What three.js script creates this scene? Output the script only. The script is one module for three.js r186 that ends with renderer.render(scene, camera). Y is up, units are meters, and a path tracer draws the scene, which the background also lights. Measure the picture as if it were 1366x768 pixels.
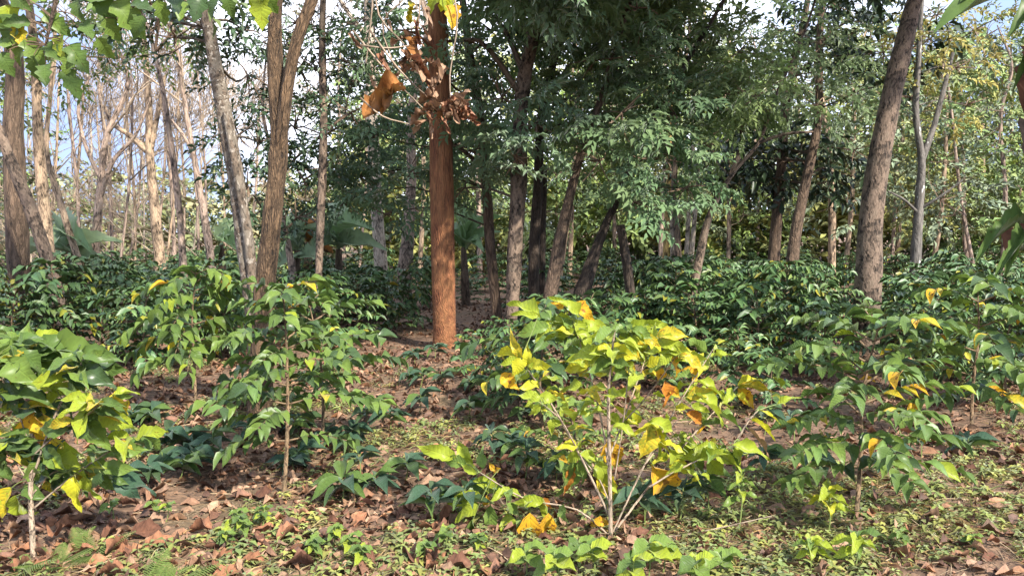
import * as THREE from 'three';
import { mergeGeometries } from 'three/addons/utils/BufferGeometryUtils.js';

// ---------------------------------------------------------------- camera, sky, sun, exposure
const scene = new THREE.Scene();
const F = 1024, CX = 683, CY = 384;                       // focal length and centre of the photograph in its pixels
const camera = new THREE.PerspectiveCamera(2 * Math.atan(CY / F) * 180 / Math.PI, 1366 / 768, 0.05, 400);
camera.position.set(0, 1.5, 0);
const PITCH = -Math.atan(84 / F);
camera.rotation.set(PITCH, 0, 0);
camera.updateMatrixWorld(true);

const SUN = new THREE.Vector3(0.60, 0.80, 0.50).normalize();
const sun = new THREE.DirectionalLight(new THREE.Color().setRGB(1.0, 0.93, 0.82), 2.05);
sun.position.copy(SUN).multiplyScalar(60); sun.target.position.set(0, 0, -10);
sun.castShadow = true; sun.shadow.radius = 4.0;
sun.shadow.mapSize.set(4096, 4096);
Object.assign(sun.shadow.camera, { left: -40, right: 40, top: 40, bottom: -40, near: 1, far: 140 });
scene.add(sun, sun.target);

const renderer = new THREE.WebGLRenderer({ antialias: true });
renderer.toneMapping = THREE.LinearToneMapping;
renderer.toneMappingExposure = 4.9;
renderer.shadowMap.enabled = true;

// ---------------------------------------------------------------- small tools
function rng(seed) { let a = (seed * 2654435761) >>> 0; return () => { a = (a + 0x6D2B79F5) | 0; let t = Math.imul(a ^ (a >>> 15), 1 | a); t = (t + Math.imul(t ^ (t >>> 7), 61 | t)) ^ t; return ((t ^ (t >>> 14)) >>> 0) / 4294967296; }; }
const V = (x, y, z) => new THREE.Vector3(x, y, z);
const lerp = THREE.MathUtils.lerp, clamp = THREE.MathUtils.clamp;
const hash2 = (x, y, s) => { let h = Math.imul(x, 374761393) ^ Math.imul(y, 668265263) ^ Math.imul(s, 974634533); h = Math.imul(h ^ (h >>> 13), 1274126177); return ((h ^ (h >>> 16)) >>> 0) / 4294967296; };
const mod = (a, n) => ((a % n) + n) % n;
function vnoise(x, y, px, py, s) {                        // periodic value noise
  const ix = Math.floor(x), iy = Math.floor(y), fx = x - ix, fy = y - iy, u = fx * fx * (3 - 2 * fx), v = fy * fy * (3 - 2 * fy);
  const h = (i, j) => hash2(mod(i, px), mod(j, py), s);
  return lerp(lerp(h(ix, iy), h(ix + 1, iy), u), lerp(h(ix, iy + 1), h(ix + 1, iy + 1), u), v);
}
function fbm(u, v, fu, fv, oct, s) { let a = 0.5, t = 0, n = 0; for (let i = 0; i < oct; i++) { t += a * vnoise(u * fu, v * fv, fu, fv, s + i); n += a; a *= 0.55; fu *= 2; fv *= 2; } return t / n; }
const free = (x, z, s = 7) => fbm(x / 64 + 8, z / 64 + 8, 64, 64, 4, s) - 0.5;   // terrain noise, in metres
const groundY = (x, z) => { const r = Math.hypot(x, z); return free(x * 0.7, z * 0.7) * 0.22 * clamp((r - 1) / 6, 0, 1) + free(x * 4, z * 4, 21) * 0.05; };

const fwd = V(0, Math.sin(PITCH), -Math.cos(PITCH)), upv = V(0, Math.cos(PITCH), Math.sin(PITCH));
const at = (px, py, d) => V(0, 0, 0).copy(camera.position).addScaledVector(fwd, d).addScaledVector(V(1, 0, 0), (px - CX) / F * d).addScaledVector(upv, (CY - py) / F * d);
function onGround(px, py) {                               // where the line of sight through a pixel meets the ground
  const q = at(px, py, 1).sub(camera.position); let t = -1.5 / q.y;
  for (let i = 0; i < 4; i++) { const g = groundY(q.x * t, q.z * t); t = (g - 1.5) / q.y; }
  return V(q.x * t, groundY(q.x * t, q.z * t), q.z * t);
}
const depthOf = (p) => p.clone().sub(camera.position).dot(fwd);

// ---------------------------------------------------------------- sky: air and thin broken cloud
{
  const W = 1024, H = 512, data = new Float32Array(W * H * 4);
  for (let j = 0; j < H; j++) {
    const e = Math.max(0, ((j + 0.5) / H - 0.5) * 2);      // elevation 0 at the horizon, 1 overhead
    for (let i = 0; i < W; i++) {
      const u = i / W, v = j / H;
      const c = clamp((fbm(u, v, 14, 12, 5, 91) - 0.40) * 4.2, 0, 1), k = Math.pow(1 - e, 3);
      const blue = [lerp(0.12, 0.15, k), lerp(0.175, 0.195, k), lerp(0.31, 0.30, k)], cl = [0.78, 0.78, 0.80];
      for (let q = 0; q < 3; q++) data[(j * W + i) * 4 + q] = lerp(blue[q], cl[q], c * 0.75 * (1 - 0.55 * k));
      data[(j * W + i) * 4 + 3] = 1;
    }
  }
  const t = new THREE.DataTexture(data, W, H, THREE.RGBAFormat, THREE.FloatType);
  t.mapping = THREE.EquirectangularReflectionMapping; t.magFilter = THREE.LinearFilter; t.minFilter = THREE.LinearFilter; t.wrapS = THREE.RepeatWrapping; t.needsUpdate = true;
  scene.background = t; scene.environment = t;
}

// ---------------------------------------------------------------- textures
function tex(size, fn, srgb = true, h = size) {
  const d = new Uint8Array(size * h * 4);
  for (let j = 0; j < h; j++) for (let i = 0; i < size; i++) {
    const c = fn((i + 0.5) / size, (j + 0.5) / h), o = (j * size + i) * 4;
    for (let q = 0; q < 3; q++) { let x = clamp(Array.isArray(c) ? c[q] : c, 0, 1); if (srgb) x = x <= 0.0031308 ? 12.92 * x : 1.055 * Math.pow(x, 1 / 2.4) - 0.055; d[o + q] = Math.round(x * 255); }
    d[o + 3] = 255;
  }
  const t = new THREE.DataTexture(d, size, h); t.magFilter = THREE.LinearFilter; t.minFilter = THREE.LinearMipmapLinearFilter; t.generateMipmaps = true;
  t.wrapS = t.wrapT = THREE.RepeatWrapping; if (srgb) t.colorSpace = THREE.SRGBColorSpace; t.needsUpdate = true; return t;
}
const mix3 = (a, b, t) => [lerp(a[0], b[0], t), lerp(a[1], b[1], t), lerp(a[2], b[2], t)];
const sstep = (a, b, x) => { const t = clamp((x - a) / (b - a), 0, 1); return t * t * (3 - 2 * t); };
// leaf venation: u across, v along; 1 on a vein
const vein = (u, v) => {
  const x = Math.abs(u - 0.5) * 2, mid = 1 - sstep(0.02, 0.07, x), s = mod((v - x * 0.16) * 9, 1), lat = (1 - sstep(0.03, 0.16, Math.min(s, 1 - s))) * (1 - sstep(0.75, 1, x));
  return Math.max(mid, lat * 0.8);
};
const quilt = (u, v) => { const x = Math.abs(u - 0.5) * 2, s = mod((v - x * 0.16) * 9, 1); return Math.pow(Math.sin(Math.PI * s), 0.7) * sstep(0, 0.12, x); };
const leafBump = tex(256, (u, v) => 0.15 + 0.7 * quilt(u, v) + 0.15 * fbm(u, v, 16, 16, 2, 5), false);
const leafGreen = tex(256, (u, v) => { const n = fbm(u, v, 5, 7, 4, 31); const b = 0.82 + 0.5 * (n - 0.4); return mix3(mix3([b * 0.95, b, b * 0.9], [1.0, 1.0, 0.78], vein(u, v) * 0.42), [0.55, 0.32, 0.2], sstep(0.72, 0.77, fbm(u, v, 9, 13, 3, 177)) * 0.8); });
const leafTurning = tex(256, (u, v) => {                  // yellowing from the margins, green left along the veins
  const n = fbm(u, v, 4, 6, 4, 47), k = clamp(vein(u, v) * 0.6 + (n - 0.45) * 3.2, 0, 1), s = sstep(0.70, 0.76, fbm(u, v, 12, 16, 3, 77));
  return mix3(mix3([0.62, 0.46, 0.018], [0.26, 0.33, 0.02], k), [0.22, 0.09, 0.02], s * 0.8);
});
const leafGold = tex(256, (u, v) => {
  const n = fbm(u, v, 4, 5, 4, 53), s = sstep(0.66, 0.72, fbm(u, v, 10, 13, 3, 79)), big = sstep(0.12, 0.07, Math.hypot(u - 0.5, (v - 0.45) * 1.3) + (n - 0.5) * 0.1);
  return mix3(mix3([0.66, 0.37, 0.014], [0.60, 0.44, 0.02], vein(u, v) * 0.6 + (n - 0.5)), [0.20, 0.06, 0.012], Math.max(s * 0.8, big * 0.75));
});
const leafDry = tex(256, (u, v) => { const n = fbm(u, v, 5, 7, 5, 61), m = fbm(u, v, 20, 28, 3, 62); const b = 0.55 + 0.9 * (n - 0.35) + 0.35 * (m - 0.5); return mix3([b, b * 0.92, b * 0.86], [1, 0.93, 0.8], vein(u, v) * 0.35); });
const fiss = (u, v, s) => { const w = fbm(u, v, 4, 5, 3, s) * 0.30, a = mod(u + w, 1); return 1 - Math.abs(2 * fbm(a, v, 9, 4, 4, s + 5) - 1) * 1.6; };   // long ridges
const barkFissBump = tex(512, (u, v) => 0.75 * clamp(1 - fiss(u, v, 3), 0, 1) + 0.25 * fbm(u, v, 40, 26, 3, 12), false);
const barkFiss = tex(512, (u, v) => { const f = clamp(1 - fiss(u, v, 3), 0, 1), p = fbm(u, v, 3, 3, 5, 9), g = fbm(u, v, 40, 26, 3, 12), dots = sstep(0.70, 0.76, fbm(u, v, 30, 40, 2, 11)); const b = 0.30 + 0.55 * f + 0.9 * (p - 0.5) + 0.5 * (g - 0.5); return mix3([b, b * 0.96, b * 0.92], [0.9, 0.9, 0.86], dots * 0.5); });
const barkFine = tex(512, (u, v) => { const f = clamp(1 - fiss(u, v, 3), 0, 1), p = fbm(u, v, 3, 3, 5, 209), g = fbm(u, v, 60, 16, 3, 212), dots = sstep(0.70, 0.74, fbm(u, v, 26, 48, 2, 211)); const b = 0.42 + 0.36 * f + 0.9 * (p - 0.5) + 0.9 * (g - 0.5); return mix3([b, b * (0.95 + 0.6 * (p - 0.5)), b * (0.95 + 0.5 * (p - 0.5))], [0.85, 0.85, 0.8], dots * 0.55); });
const barkFlakeBump = tex(512, (u, v) => { const f = fbm(u, v, 5, 9, 5, 13); return 0.5 * sstep(0.42, 0.50, f) + 0.5 * fbm(u, v, 16, 30, 4, 15); }, false);
const barkFlake = tex(512, (u, v) => { const f = fbm(u, v, 5, 9, 5, 13), p = fbm(u, v, 14, 27, 4, 16), l = sstep(0.58, 0.64, fbm(u, v, 3, 6, 5, 19)); const b = 0.30 + 0.42 * sstep(0.42, 0.50, f) + 1.1 * (p - 0.5); return mix3([b, b * 0.95, b * 0.88], [0.85, 0.86, 0.80], l * 0.55); });
const barkLichen = tex(512, (u, v) => { const p = fbm(u, v, 14, 27, 4, 26), l = sstep(0.47, 0.54, fbm(u, v, 4, 7, 5, 29)), sp = sstep(0.62, 0.66, fbm(u, v, 9, 17, 4, 33)); const b = 0.22 + 0.9 * (p - 0.35); return mix3(mix3([b * 0.95, b * 0.82, b * 0.70], [0.58, 0.57, 0.53], l * 0.7), [0.98, 0.98, 0.95], sp * 0.9); });
const barkPied = tex(256, (u, v) => { const p = fbm(u, v, 10, 10, 4, 126), l = sstep(0.66, 0.69, fbm(u, v, 2, 5, 3, 133)); const b = 0.10 + 0.25 * (p - 0.3); return mix3([b, b * 0.9, b * 0.8], [0.75, 0.75, 0.71], l); });
const soilTex = tex(1024, (u, v) => { const a = fbm(u, v, 8, 8, 6, 41), b = fbm(u, v, 70, 70, 4, 43), c = sstep(0.54, 0.62, fbm(u, v, 40, 60, 4, 45)), g = sstep(0.56, 0.66, fbm(u, v, 6, 6, 5, 48)); const d = 0.35 + 1.1 * b; let m = mix3([0.115 * d, 0.066 * d, 0.042 * d], [0.20 * d, 0.125 * d, 0.075 * d], a); m = mix3(m, [0.27, 0.165, 0.10], c * 0.5); return mix3(m, [0.085 * d, 0.10 * d, 0.03 * d], g * 0.22); });
const soilBump = tex(1024, (u, v) => 0.5 * fbm(u, v, 70, 70, 4, 43) + 0.5 * sstep(0.5, 0.65, fbm(u, v, 40, 60, 4, 45)), false);
soilTex.repeat.set(1 / 2.3, 1 / 2.3); soilBump.repeat.set(1 / 2.3, 1 / 2.3);

// ---------------------------------------------------------------- materials
const rgb = (r, g, b) => new THREE.Color().setRGB(r, g, b);
const leafMat = (name, col, map, o = {}) => new THREE.MeshPhysicalMaterial({ name, color: rgb(...col), map, bumpMap: o.flat ? null : leafBump, bumpScale: o.bump ?? 0.0022, roughness: 1, transmission: o.through ?? 0.34, thickness: 0, clearcoat: o.coat ?? 0.4, clearcoatRoughness: o.coatR ?? 0.36, specularIntensity: 0.5, side: THREE.DoubleSide, vertexColors: !!o.vc });
const dull = (name, map, roughness, o = {}) => new THREE.MeshPhysicalMaterial({ name, map, roughness: o.through ? 1 : roughness, transmission: o.through ?? 0, thickness: 0, vertexColors: !!o.vc, side: THREE.DoubleSide });
const M = {
  ground: new THREE.MeshStandardMaterial({ name: 'soil', map: soilTex, bumpMap: soilBump, bumpScale: 0.02, roughness: 1 }),
  green: leafMat('leaf_green', [0.11, 0.185, 0.035], leafGreen),
  deep: leafMat('leaf_deep_green', [0.06, 0.115, 0.036], leafGreen, { coat: 0.6, coatR: 0.3 }),
  mid: leafMat('leaf_mid_green', [0.18, 0.27, 0.045], leafGreen),
  lime: leafMat('leaf_lime', [0.40, 0.47, 0.03], leafGreen, { through: 0.42 }),
  lemon: leafMat('leaf_lemon', [0.66, 0.61, 0.025], leafGreen, { through: 0.42 }),
  turning: leafMat('leaf_turning', [1, 1, 1], leafTurning, { through: 0.40 }),
  gold: leafMat('leaf_gold', [1, 1, 1], leafGold, { through: 0.36, coat: 0.2 }),
  orange: leafMat('leaf_orange', [0.62, 0.26, 0.03], leafDry, { through: 0.25, coat: 0.1, bump: 0.0012 }),
  blue: leafMat('leaf_blue_green', [0.052, 0.115, 0.066], leafGreen, { coat: 0.35, coatR: 0.45 }),
  fern: leafMat('fern', [0.15, 0.22, 0.045], null, { flat: true, coat: 0.15 }),
  veined: dull('foliage', leafGreen, 0.46, { vc: true }),
  plain: dull('canopy', null, 1, { vc: true, through: 0.35 }), matt: dull('far_canopy', null, 0.7, { vc: true }),
  glossy: dull('glossy_canopy', null, 0.42, { vc: true }),
  dry: leafMat('dry_leaf', [0.38, 0.19, 0.11], leafDry, { through: 0.1, coat: 0.1, coatR: 0.5, bump: 0.0012 }),
  dryPale: leafMat('dry_leaf_pale', [0.45, 0.30, 0.20], leafDry, { through: 0.1, coat: 0.1, coatR: 0.5, bump: 0.0012 }),
  dryDark: leafMat('dry_leaf_dark', [0.20, 0.10, 0.065], leafDry, { through: 0.1, coat: 0.1, coatR: 0.5, bump: 0.0012 }),
  dryOrange: leafMat('dry_leaf_orange', [0.50, 0.24, 0.075], leafDry, { through: 0.2, coat: 0.1, bump: 0.0012 }),
  litter: dull('litter', leafDry, 0.7, { vc: true }),
  dryGrey: leafMat('dry_leaf_grey', [0.24, 0.19, 0.155], leafDry, { through: 0.1, coat: 0.05, bump: 0.0012 }),
  banana: leafMat('banana_leaf', [0.17, 0.27, 0.11], leafGreen, { coat: 0.4 }),
  bananaPale: leafMat('banana_leaf_pale', [0.25, 0.33, 0.19], leafGreen, { coat: 0.4 }),
};
const bark = (name, col, map, bump, s) => new THREE.MeshStandardMaterial({ name, color: rgb(...col), map, bumpMap: bump, bumpScale: s, roughness: 0.92 });
const B = {
  piebald: bark('bark_piebald', [0.9, 0.9, 0.9], barkPied, barkFlakeBump, 0.01),
  red: bark('bark_red_brown', [0.34, 0.138, 0.058], barkFine, barkFissBump, 0.018),
  brown: bark('bark_brown', [0.26, 0.18, 0.125], barkFiss, barkFissBump, 0.03),
  dark: bark('bark_dark', [0.135, 0.10, 0.075], barkFiss, barkFissBump, 0.03),
  flake: bark('bark_flaky', [0.24, 0.18, 0.14], barkFlake, barkFlakeBump, 0.014),
  tan: bark('bark_tan', [0.52, 0.39, 0.28], barkFlake, barkFlakeBump, 0.01),
  pale: bark('bark_pale', [0.60, 0.52, 0.44], barkFlake, barkFlakeBump, 0.008),
  lichen: bark('bark_lichen', [0.34, 0.295, 0.25], barkLichen, barkFlakeBump, 0.012),
  ochre: bark('bark_ochre', [0.25, 0.16, 0.09], barkFiss, barkFissBump, 0.04),
  pink: bark('bark_pink', [0.48, 0.37, 0.31], barkFlake, barkFlakeBump, 0.012),
  twig: bark('twig_bark', [0.30, 0.21, 0.15], barkFlake, null, 0),
  twigPale: bark('twig_pale', [0.50, 0.40, 0.31], barkFlake, null, 0),
  stem: bark('coffee_stem', [0.34, 0.24, 0.15], barkFlake, barkFlakeBump, 0.004),
  greenStem: new THREE.MeshStandardMaterial({ name: 'green_stem', color: rgb(0.17, 0.22, 0.06), roughness: 0.6 }),
  bamboo: bark('bamboo', [0.52, 0.38, 0.15], barkFlake, null, 0),
};

// ---------------------------------------------------------------- leaves
// a leaf runs along +z from 0 to 1, its upper face is +y, its greatest width is 1 along x
function leafGeo({ n = 8, w = null, fold = 0.14, droop = 0.25, wave = 0, jag = 0, curl = 0, twist = 0, phase = 0, ripple = 0 }) {
  w = w || ((t) => Math.pow(Math.sin(Math.PI * Math.pow(t, 0.85)), 0.85));
  const p = [], uv = [], ix = [];
  for (let i = 0; i <= n; i++) {
    const t = i / n, half = 0.5 * Math.max(0.02, w(t)) * (1 + (i % 2 ? jag : -jag));
    for (let j = -1; j <= 1; j++) {
      let x = half * j, y = fold * Math.abs(x) - droop * t * t + wave * Math.sin(t * 11 + phase + j * 1.3) * Math.abs(j) + ripple * Math.sin(t * 7 + phase), z = t * (1 - 0.25 * droop * t);
      if (curl) { const a = curl * Math.abs(x) * 2; y += Math.sin(a) * Math.abs(x); x *= Math.cos(a * 0.6); }
      if (twist) { const a = twist * t, c = Math.cos(a), s = Math.sin(a);[x, y] = [x * c - y * s, x * s + y * c]; }
      p.push(x, y, z); uv.push(0.5 + 0.5 * j, t);
    }
    if (i) for (let j = 0; j < 2; j++) { const a = (i - 1) * 3 + j, b = a + 3; ix.push(a, b, b + 1, a, b + 1, a + 1); }
  }
  const g = new THREE.BufferGeometry();
  g.setAttribute('position', new THREE.Float32BufferAttribute(p, 3)); g.setAttribute('uv', new THREE.Float32BufferAttribute(uv, 2)); g.setIndex(ix); g.computeVertexNormals(); return g;
}
function leaflet(fold = 0.3, droop = 0.2, wide = 0.42, twist = 0) {   // four or six faces: for crowns and far plants
  const P0 = [[0, 0, 0], [-0.5, 0.5 * fold, wide], [0, -droop * wide * wide, wide], [0.5, 0.5 * fold, wide], [0, -droop, 1]], p = [], uv = [];
  for (const [x, y, z] of P0) { const a = twist * z, c = Math.cos(a), s = Math.sin(a); p.push(x * c - y * s, x * s + y * c, z); uv.push(0.5 + x, z); }
  const g = new THREE.BufferGeometry(); g.setAttribute('position', new THREE.Float32BufferAttribute(p, 3)); g.setAttribute('uv', new THREE.Float32BufferAttribute(uv, 2)); g.setIndex([0, 2, 1, 0, 3, 2, 1, 2, 4, 2, 3, 4]); g.computeVertexNormals(); return g;
}
const prof = (a) => (t) => { const x = t * (a.length - 1), i = Math.min(a.length - 2, Math.floor(x)); return lerp(a[i], a[i + 1], x - i); };
const L = {
  broad: [0, 1, 2, 3, 4].map((k) => leafGeo({ n: 10, w: prof([0.05, 0.5, 0.84, 1, 0.98, 0.88, 0.7, 0.5, 0.31, 0.14, 0.02]), droop: [0.2, 0.45, 0.1, 0.32, 0.6][k], wave: 0.08, jag: 0.08, phase: k * 2.1, fold: [0.3, 0.5, 0.2, 0.4, 0.25][k], twist: [0.2, -0.3, 0.5, 0, -0.5][k], ripple: 0.02 })),
  coffee: [0, 1, 2].map((k) => leafGeo({ n: 8, w: prof([0.06, 0.45, 0.82, 1, 0.97, 0.82, 0.55, 0.26, 0.02]), droop: [0.3, 0.5, 0.15][k], wave: 0.03, phase: k * 1.7, fold: [0.35, 0.25, 0.5][k], twist: [0.2, -0.25, 0][k] })),
  coffeeLow: [0, 1].map((k) => leafGeo({ n: 3, w: prof([0.1, 0.95, 0.75, 0.03]), droop: [0.35, 0.2][k], fold: 0.35, twist: [0.25, -0.3][k] })),
  lobed: [0, 1].map((k) => leafGeo({ n: 12, w: prof([0.05, 0.62, 0.95, 0.72, 0.62, 0.9, 1, 0.7, 0.5, 0.62, 0.4, 0.2, 0.02]), droop: [0.3, 0.15][k], fold: 0.3, wave: 0.02, twist: [0.2, -0.3][k] })),
  dry: [0, 1, 2, 3].map((k) => leafGeo({ n: 8, w: prof([0.06, 0.6, 0.9, 0.8, 1, 0.85, 0.7, 0.4, 0.04]), droop: [-0.25, 0.3, -0.1, 0.15][k], curl: [0.4, 0.2, 1.0, -0.3][k], wave: 0.05, jag: 0.13, phase: k * 1.9, twist: [0.5, -0.4, 0.3, -0.7][k], ripple: 0.05 })),
  dryLow: [0, 1, 2].map((k) => leafGeo({ n: 3, w: prof([0.1, 1, 0.75, 0.04]), droop: [-0.25, 0.25, 0][k], curl: [0.3, 0.15, 0.9][k], wave: 0.04, jag: 0.1, phase: k * 1.9, twist: [0.8, -0.5, 0.2][k] })),
  crumpled: [0, 1].map((k) => leafGeo({ n: 12, w: prof([0.1, 0.5, 0.85, 0.95, 0.8, 1, 0.9, 0.95, 0.8, 0.6, 0.5, 0.3, 0.05]), droop: [0.2, -0.2][k], curl: [2.0, 2.6][k], wave: 0.12, jag: 0.16, phase: k * 2, twist: [0.8, -1.3][k], ripple: 0.09 })),
  banana: leafGeo({ n: 12, w: prof([0.05, 0.5, 0.85, 1, 1, 1, 0.97, 0.95, 0.9, 0.8, 0.6, 0.35, 0.04]), droop: 0.55, fold: 0.5, wave: 0.05, jag: 0.13 }),
};
function basis(pos, dir, normal, len, width, out = new THREE.Matrix4()) {
  const z = dir.clone().normalize(), x = V(0, 0, 0).crossVectors(normal, z); if (x.lengthSq() < 1e-6) x.set(1, 0, 0.01).cross(z); x.normalize();
  const y = V(0, 0, 0).crossVectors(z, x);
  return out.makeBasis(x.multiplyScalar(width), y.multiplyScalar(len), z.multiplyScalar(len)).setPosition(pos);
}
// collects copies of geometries, each with its own colour, into one geometry
class Merge {
  constructor() { this.p = []; this.n = []; this.u = []; this.c = []; this.i = []; }
  add(g, m, col) {
    const P = g.attributes.position, N = g.attributes.normal, U = g.attributes.uv, o = this.p.length / 3, v = V(0, 0, 0), nm = new THREE.Matrix3().getNormalMatrix(m);
    for (let i = 0; i < P.count; i++) {
      v.fromBufferAttribute(P, i).applyMatrix4(m); this.p.push(v.x, v.y, v.z);
      v.fromBufferAttribute(N, i).applyMatrix3(nm).normalize(); this.n.push(v.x, v.y, v.z);
      this.u.push(U.getX(i), U.getY(i)); if (col) this.c.push(col[0], col[1], col[2]);
    }
    const X = g.index.array; for (let i = 0; i < X.length; i++) this.i.push(X[i] + o);
  }
  build() {
    const g = new THREE.BufferGeometry();
    g.setAttribute('position', new THREE.Float32BufferAttribute(this.p, 3)); g.setAttribute('normal', new THREE.Float32BufferAttribute(this.n, 3)); g.setAttribute('uv', new THREE.Float32BufferAttribute(this.u, 2));
    if (this.c.length) g.setAttribute('color', new THREE.Float32BufferAttribute(this.c, 3));
    g.setIndex(this.i); return g;
  }
}
// a tapering stem through points with radii; bumpy > 0 makes its girth uneven
function tube(pts, rad, seg = 8, { bumpy = 0, seed = 1, step = 0, vLen = 1.1, uLen = 0.5, cap = true } = {}) {
  const curve = new THREE.CatmullRomCurve3(pts, false, 'centripetal'), len = curve.getLength(), n = Math.max(pts.length - 1, step ? Math.ceil(len / step) : (pts.length - 1) * 3);
  const p = [], uv = [], ix = [], r0 = Math.max(...rad), rep = Math.max(1, Math.round(2 * Math.PI * r0 / uLen)), side = V(0, 0, 0), up = V(0, 0, 0), ref = V(0.31, 0.05, 0.95).normalize();
  for (let i = 0; i <= n; i++) {
    const t = i / n, c = curve.getPoint(t), d = curve.getTangent(t), k = t * (rad.length - 1), a = Math.min(rad.length - 2, Math.floor(k)), R = lerp(rad[a], rad[a + 1], k - a);
    side.crossVectors(Math.abs(d.dot(ref)) > 0.95 ? V(1, 0, 0) : ref, d).normalize(); up.crossVectors(d, side);
    for (let j = 0; j <= seg; j++) {
      const th = j / seg * 2 * Math.PI, b = bumpy ? 1 + bumpy * 2 * (vnoise(j % seg / seg * 5, t * len * 1.6 + seed * 7.3, 5, 4096, seed) - 0.5) + bumpy * 1.4 * (vnoise(j % seg / seg * 11, t * len * 5 + seed, 11, 4096, seed + 3) - 0.5) : 1;
      const x = Math.cos(th) * R * b, y = Math.sin(th) * R * b;
      p.push(c.x + side.x * x + up.x * y, c.y + side.y * x + up.y * y, c.z + side.z * x + up.z * y); uv.push(j / seg * rep, t * len / vLen);
    }
    if (i) for (let j = 0; j < seg; j++) { const a0 = (i - 1) * (seg + 1) + j, b0 = a0 + seg + 1; ix.push(a0, a0 + 1, b0 + 1, a0, b0 + 1, b0); }
  }
  if (cap) { const c = curve.getPoint(1), o = p.length / 3; p.push(c.x, c.y, c.z); uv.push(0.5, len / vLen); for (let j = 0; j < seg; j++) ix.push(n * (seg + 1) + j, n * (seg + 1) + j + 1, o); }
  const g = new THREE.BufferGeometry();
  g.setAttribute('position', new THREE.Float32BufferAttribute(p, 3)); g.setAttribute('uv', new THREE.Float32BufferAttribute(uv, 2)); g.setIndex(ix); g.computeVertexNormals(); return g;
}

// ---------------------------------------------------------------- things and parts
const used = {};
function numbered(name) { const k = used[name] = (used[name] ?? -1) + 1; return k ? name + '_' + String(k).padStart(3, '0') : name; }
function thing(name, label, category, base, group) {
  const g = new THREE.Group(); g.name = numbered(name); g.position.copy(base); g.userData = { label, category }; if (group) g.userData.group = group; scene.add(g); return g;
}
function part(parent, name, geo, mat, kind) {             // geometry given in world metres
  geo.translate(-parent.position.x, -parent.position.y, -parent.position.z);
  const m = new THREE.Mesh(geo, mat); m.name = name; m.castShadow = m.receiveShadow = true; if (kind) m.userData.kind = kind; parent.add(m); return m;
}
const _s = V(0, 0, 0);
function leafPart(parent, name, geo, mat, m4) {           // a leaf of its own, shared geometry, placed by a world matrix
  const m = new THREE.Mesh(geo, mat); m.name = name; m.castShadow = m.receiveShadow = true;
  m4.decompose(m.position, m.quaternion, m.scale); m.position.sub(parent.position); parent.add(m); return m;
}
function copies(parent, name, geo, mat, list, kind = 'stuff') {   // list of [matrix, colour]: joined into one mesh
  const P = geo.attributes.position.array, N = geo.attributes.normal.array, U = geo.attributes.uv.array, X = geo.index.array, nv = P.length / 3, n = list.length, off = parent ? parent.position : V(0, 0, 0);
  const p = new Float32Array(n * nv * 3), q = new Float32Array(n * nv * 3), u = new Float32Array(n * nv * 2), c = new Float32Array(n * nv * 3), ix = new Uint32Array(n * X.length), nm = new THREE.Matrix3();
  for (let k = 0; k < n; k++) {
    const [m, col] = list[k], e = m.elements, b = k * nv; nm.getNormalMatrix(m); const f = nm.elements;
    for (let i = 0; i < nv; i++) {
      const x = P[i * 3], y = P[i * 3 + 1], z = P[i * 3 + 2], a = N[i * 3], d = N[i * 3 + 1], g = N[i * 3 + 2], o = (b + i) * 3;
      p[o] = e[0] * x + e[4] * y + e[8] * z + e[12] - off.x; p[o + 1] = e[1] * x + e[5] * y + e[9] * z + e[13] - off.y; p[o + 2] = e[2] * x + e[6] * y + e[10] * z + e[14] - off.z;
      const r0 = f[0] * a + f[3] * d + f[6] * g, r1 = f[1] * a + f[4] * d + f[7] * g, r2 = f[2] * a + f[5] * d + f[8] * g, l = 1 / (Math.hypot(r0, r1, r2) || 1);
      q[o] = r0 * l; q[o + 1] = r1 * l; q[o + 2] = r2 * l; c[o] = col[0]; c[o + 1] = col[1]; c[o + 2] = col[2]; u[(b + i) * 2] = U[i * 2]; u[(b + i) * 2 + 1] = U[i * 2 + 1];
    }
    for (let i = 0; i < X.length; i++) ix[k * X.length + i] = X[i] + b;
  }
  const G2 = new THREE.BufferGeometry(), at2 = (w, arr, s) => G2.setAttribute(w, new THREE.BufferAttribute(arr, s));
  at2('position', p, 3); at2('normal', q, 3); at2('uv', u, 2); at2('color', c, 3); G2.setIndex(new THREE.BufferAttribute(ix, 1));
  const im = new THREE.Mesh(G2, mat); im.name = parent ? name : numbered(name); im.userData.kind = kind; im.castShadow = im.receiveShadow = true; (parent || scene).add(im); return im;
}
const jit = (r, s) => (r() - 0.5) * 2 * s;
const tone = (c, r, s = 0.25, warm = 0) => { const k = 1 + jit(r, s), w = r() * warm; return [c[0] * k * (1 + w), c[1] * k, c[2] * k * (1 - 0.3 * w)]; };

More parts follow.
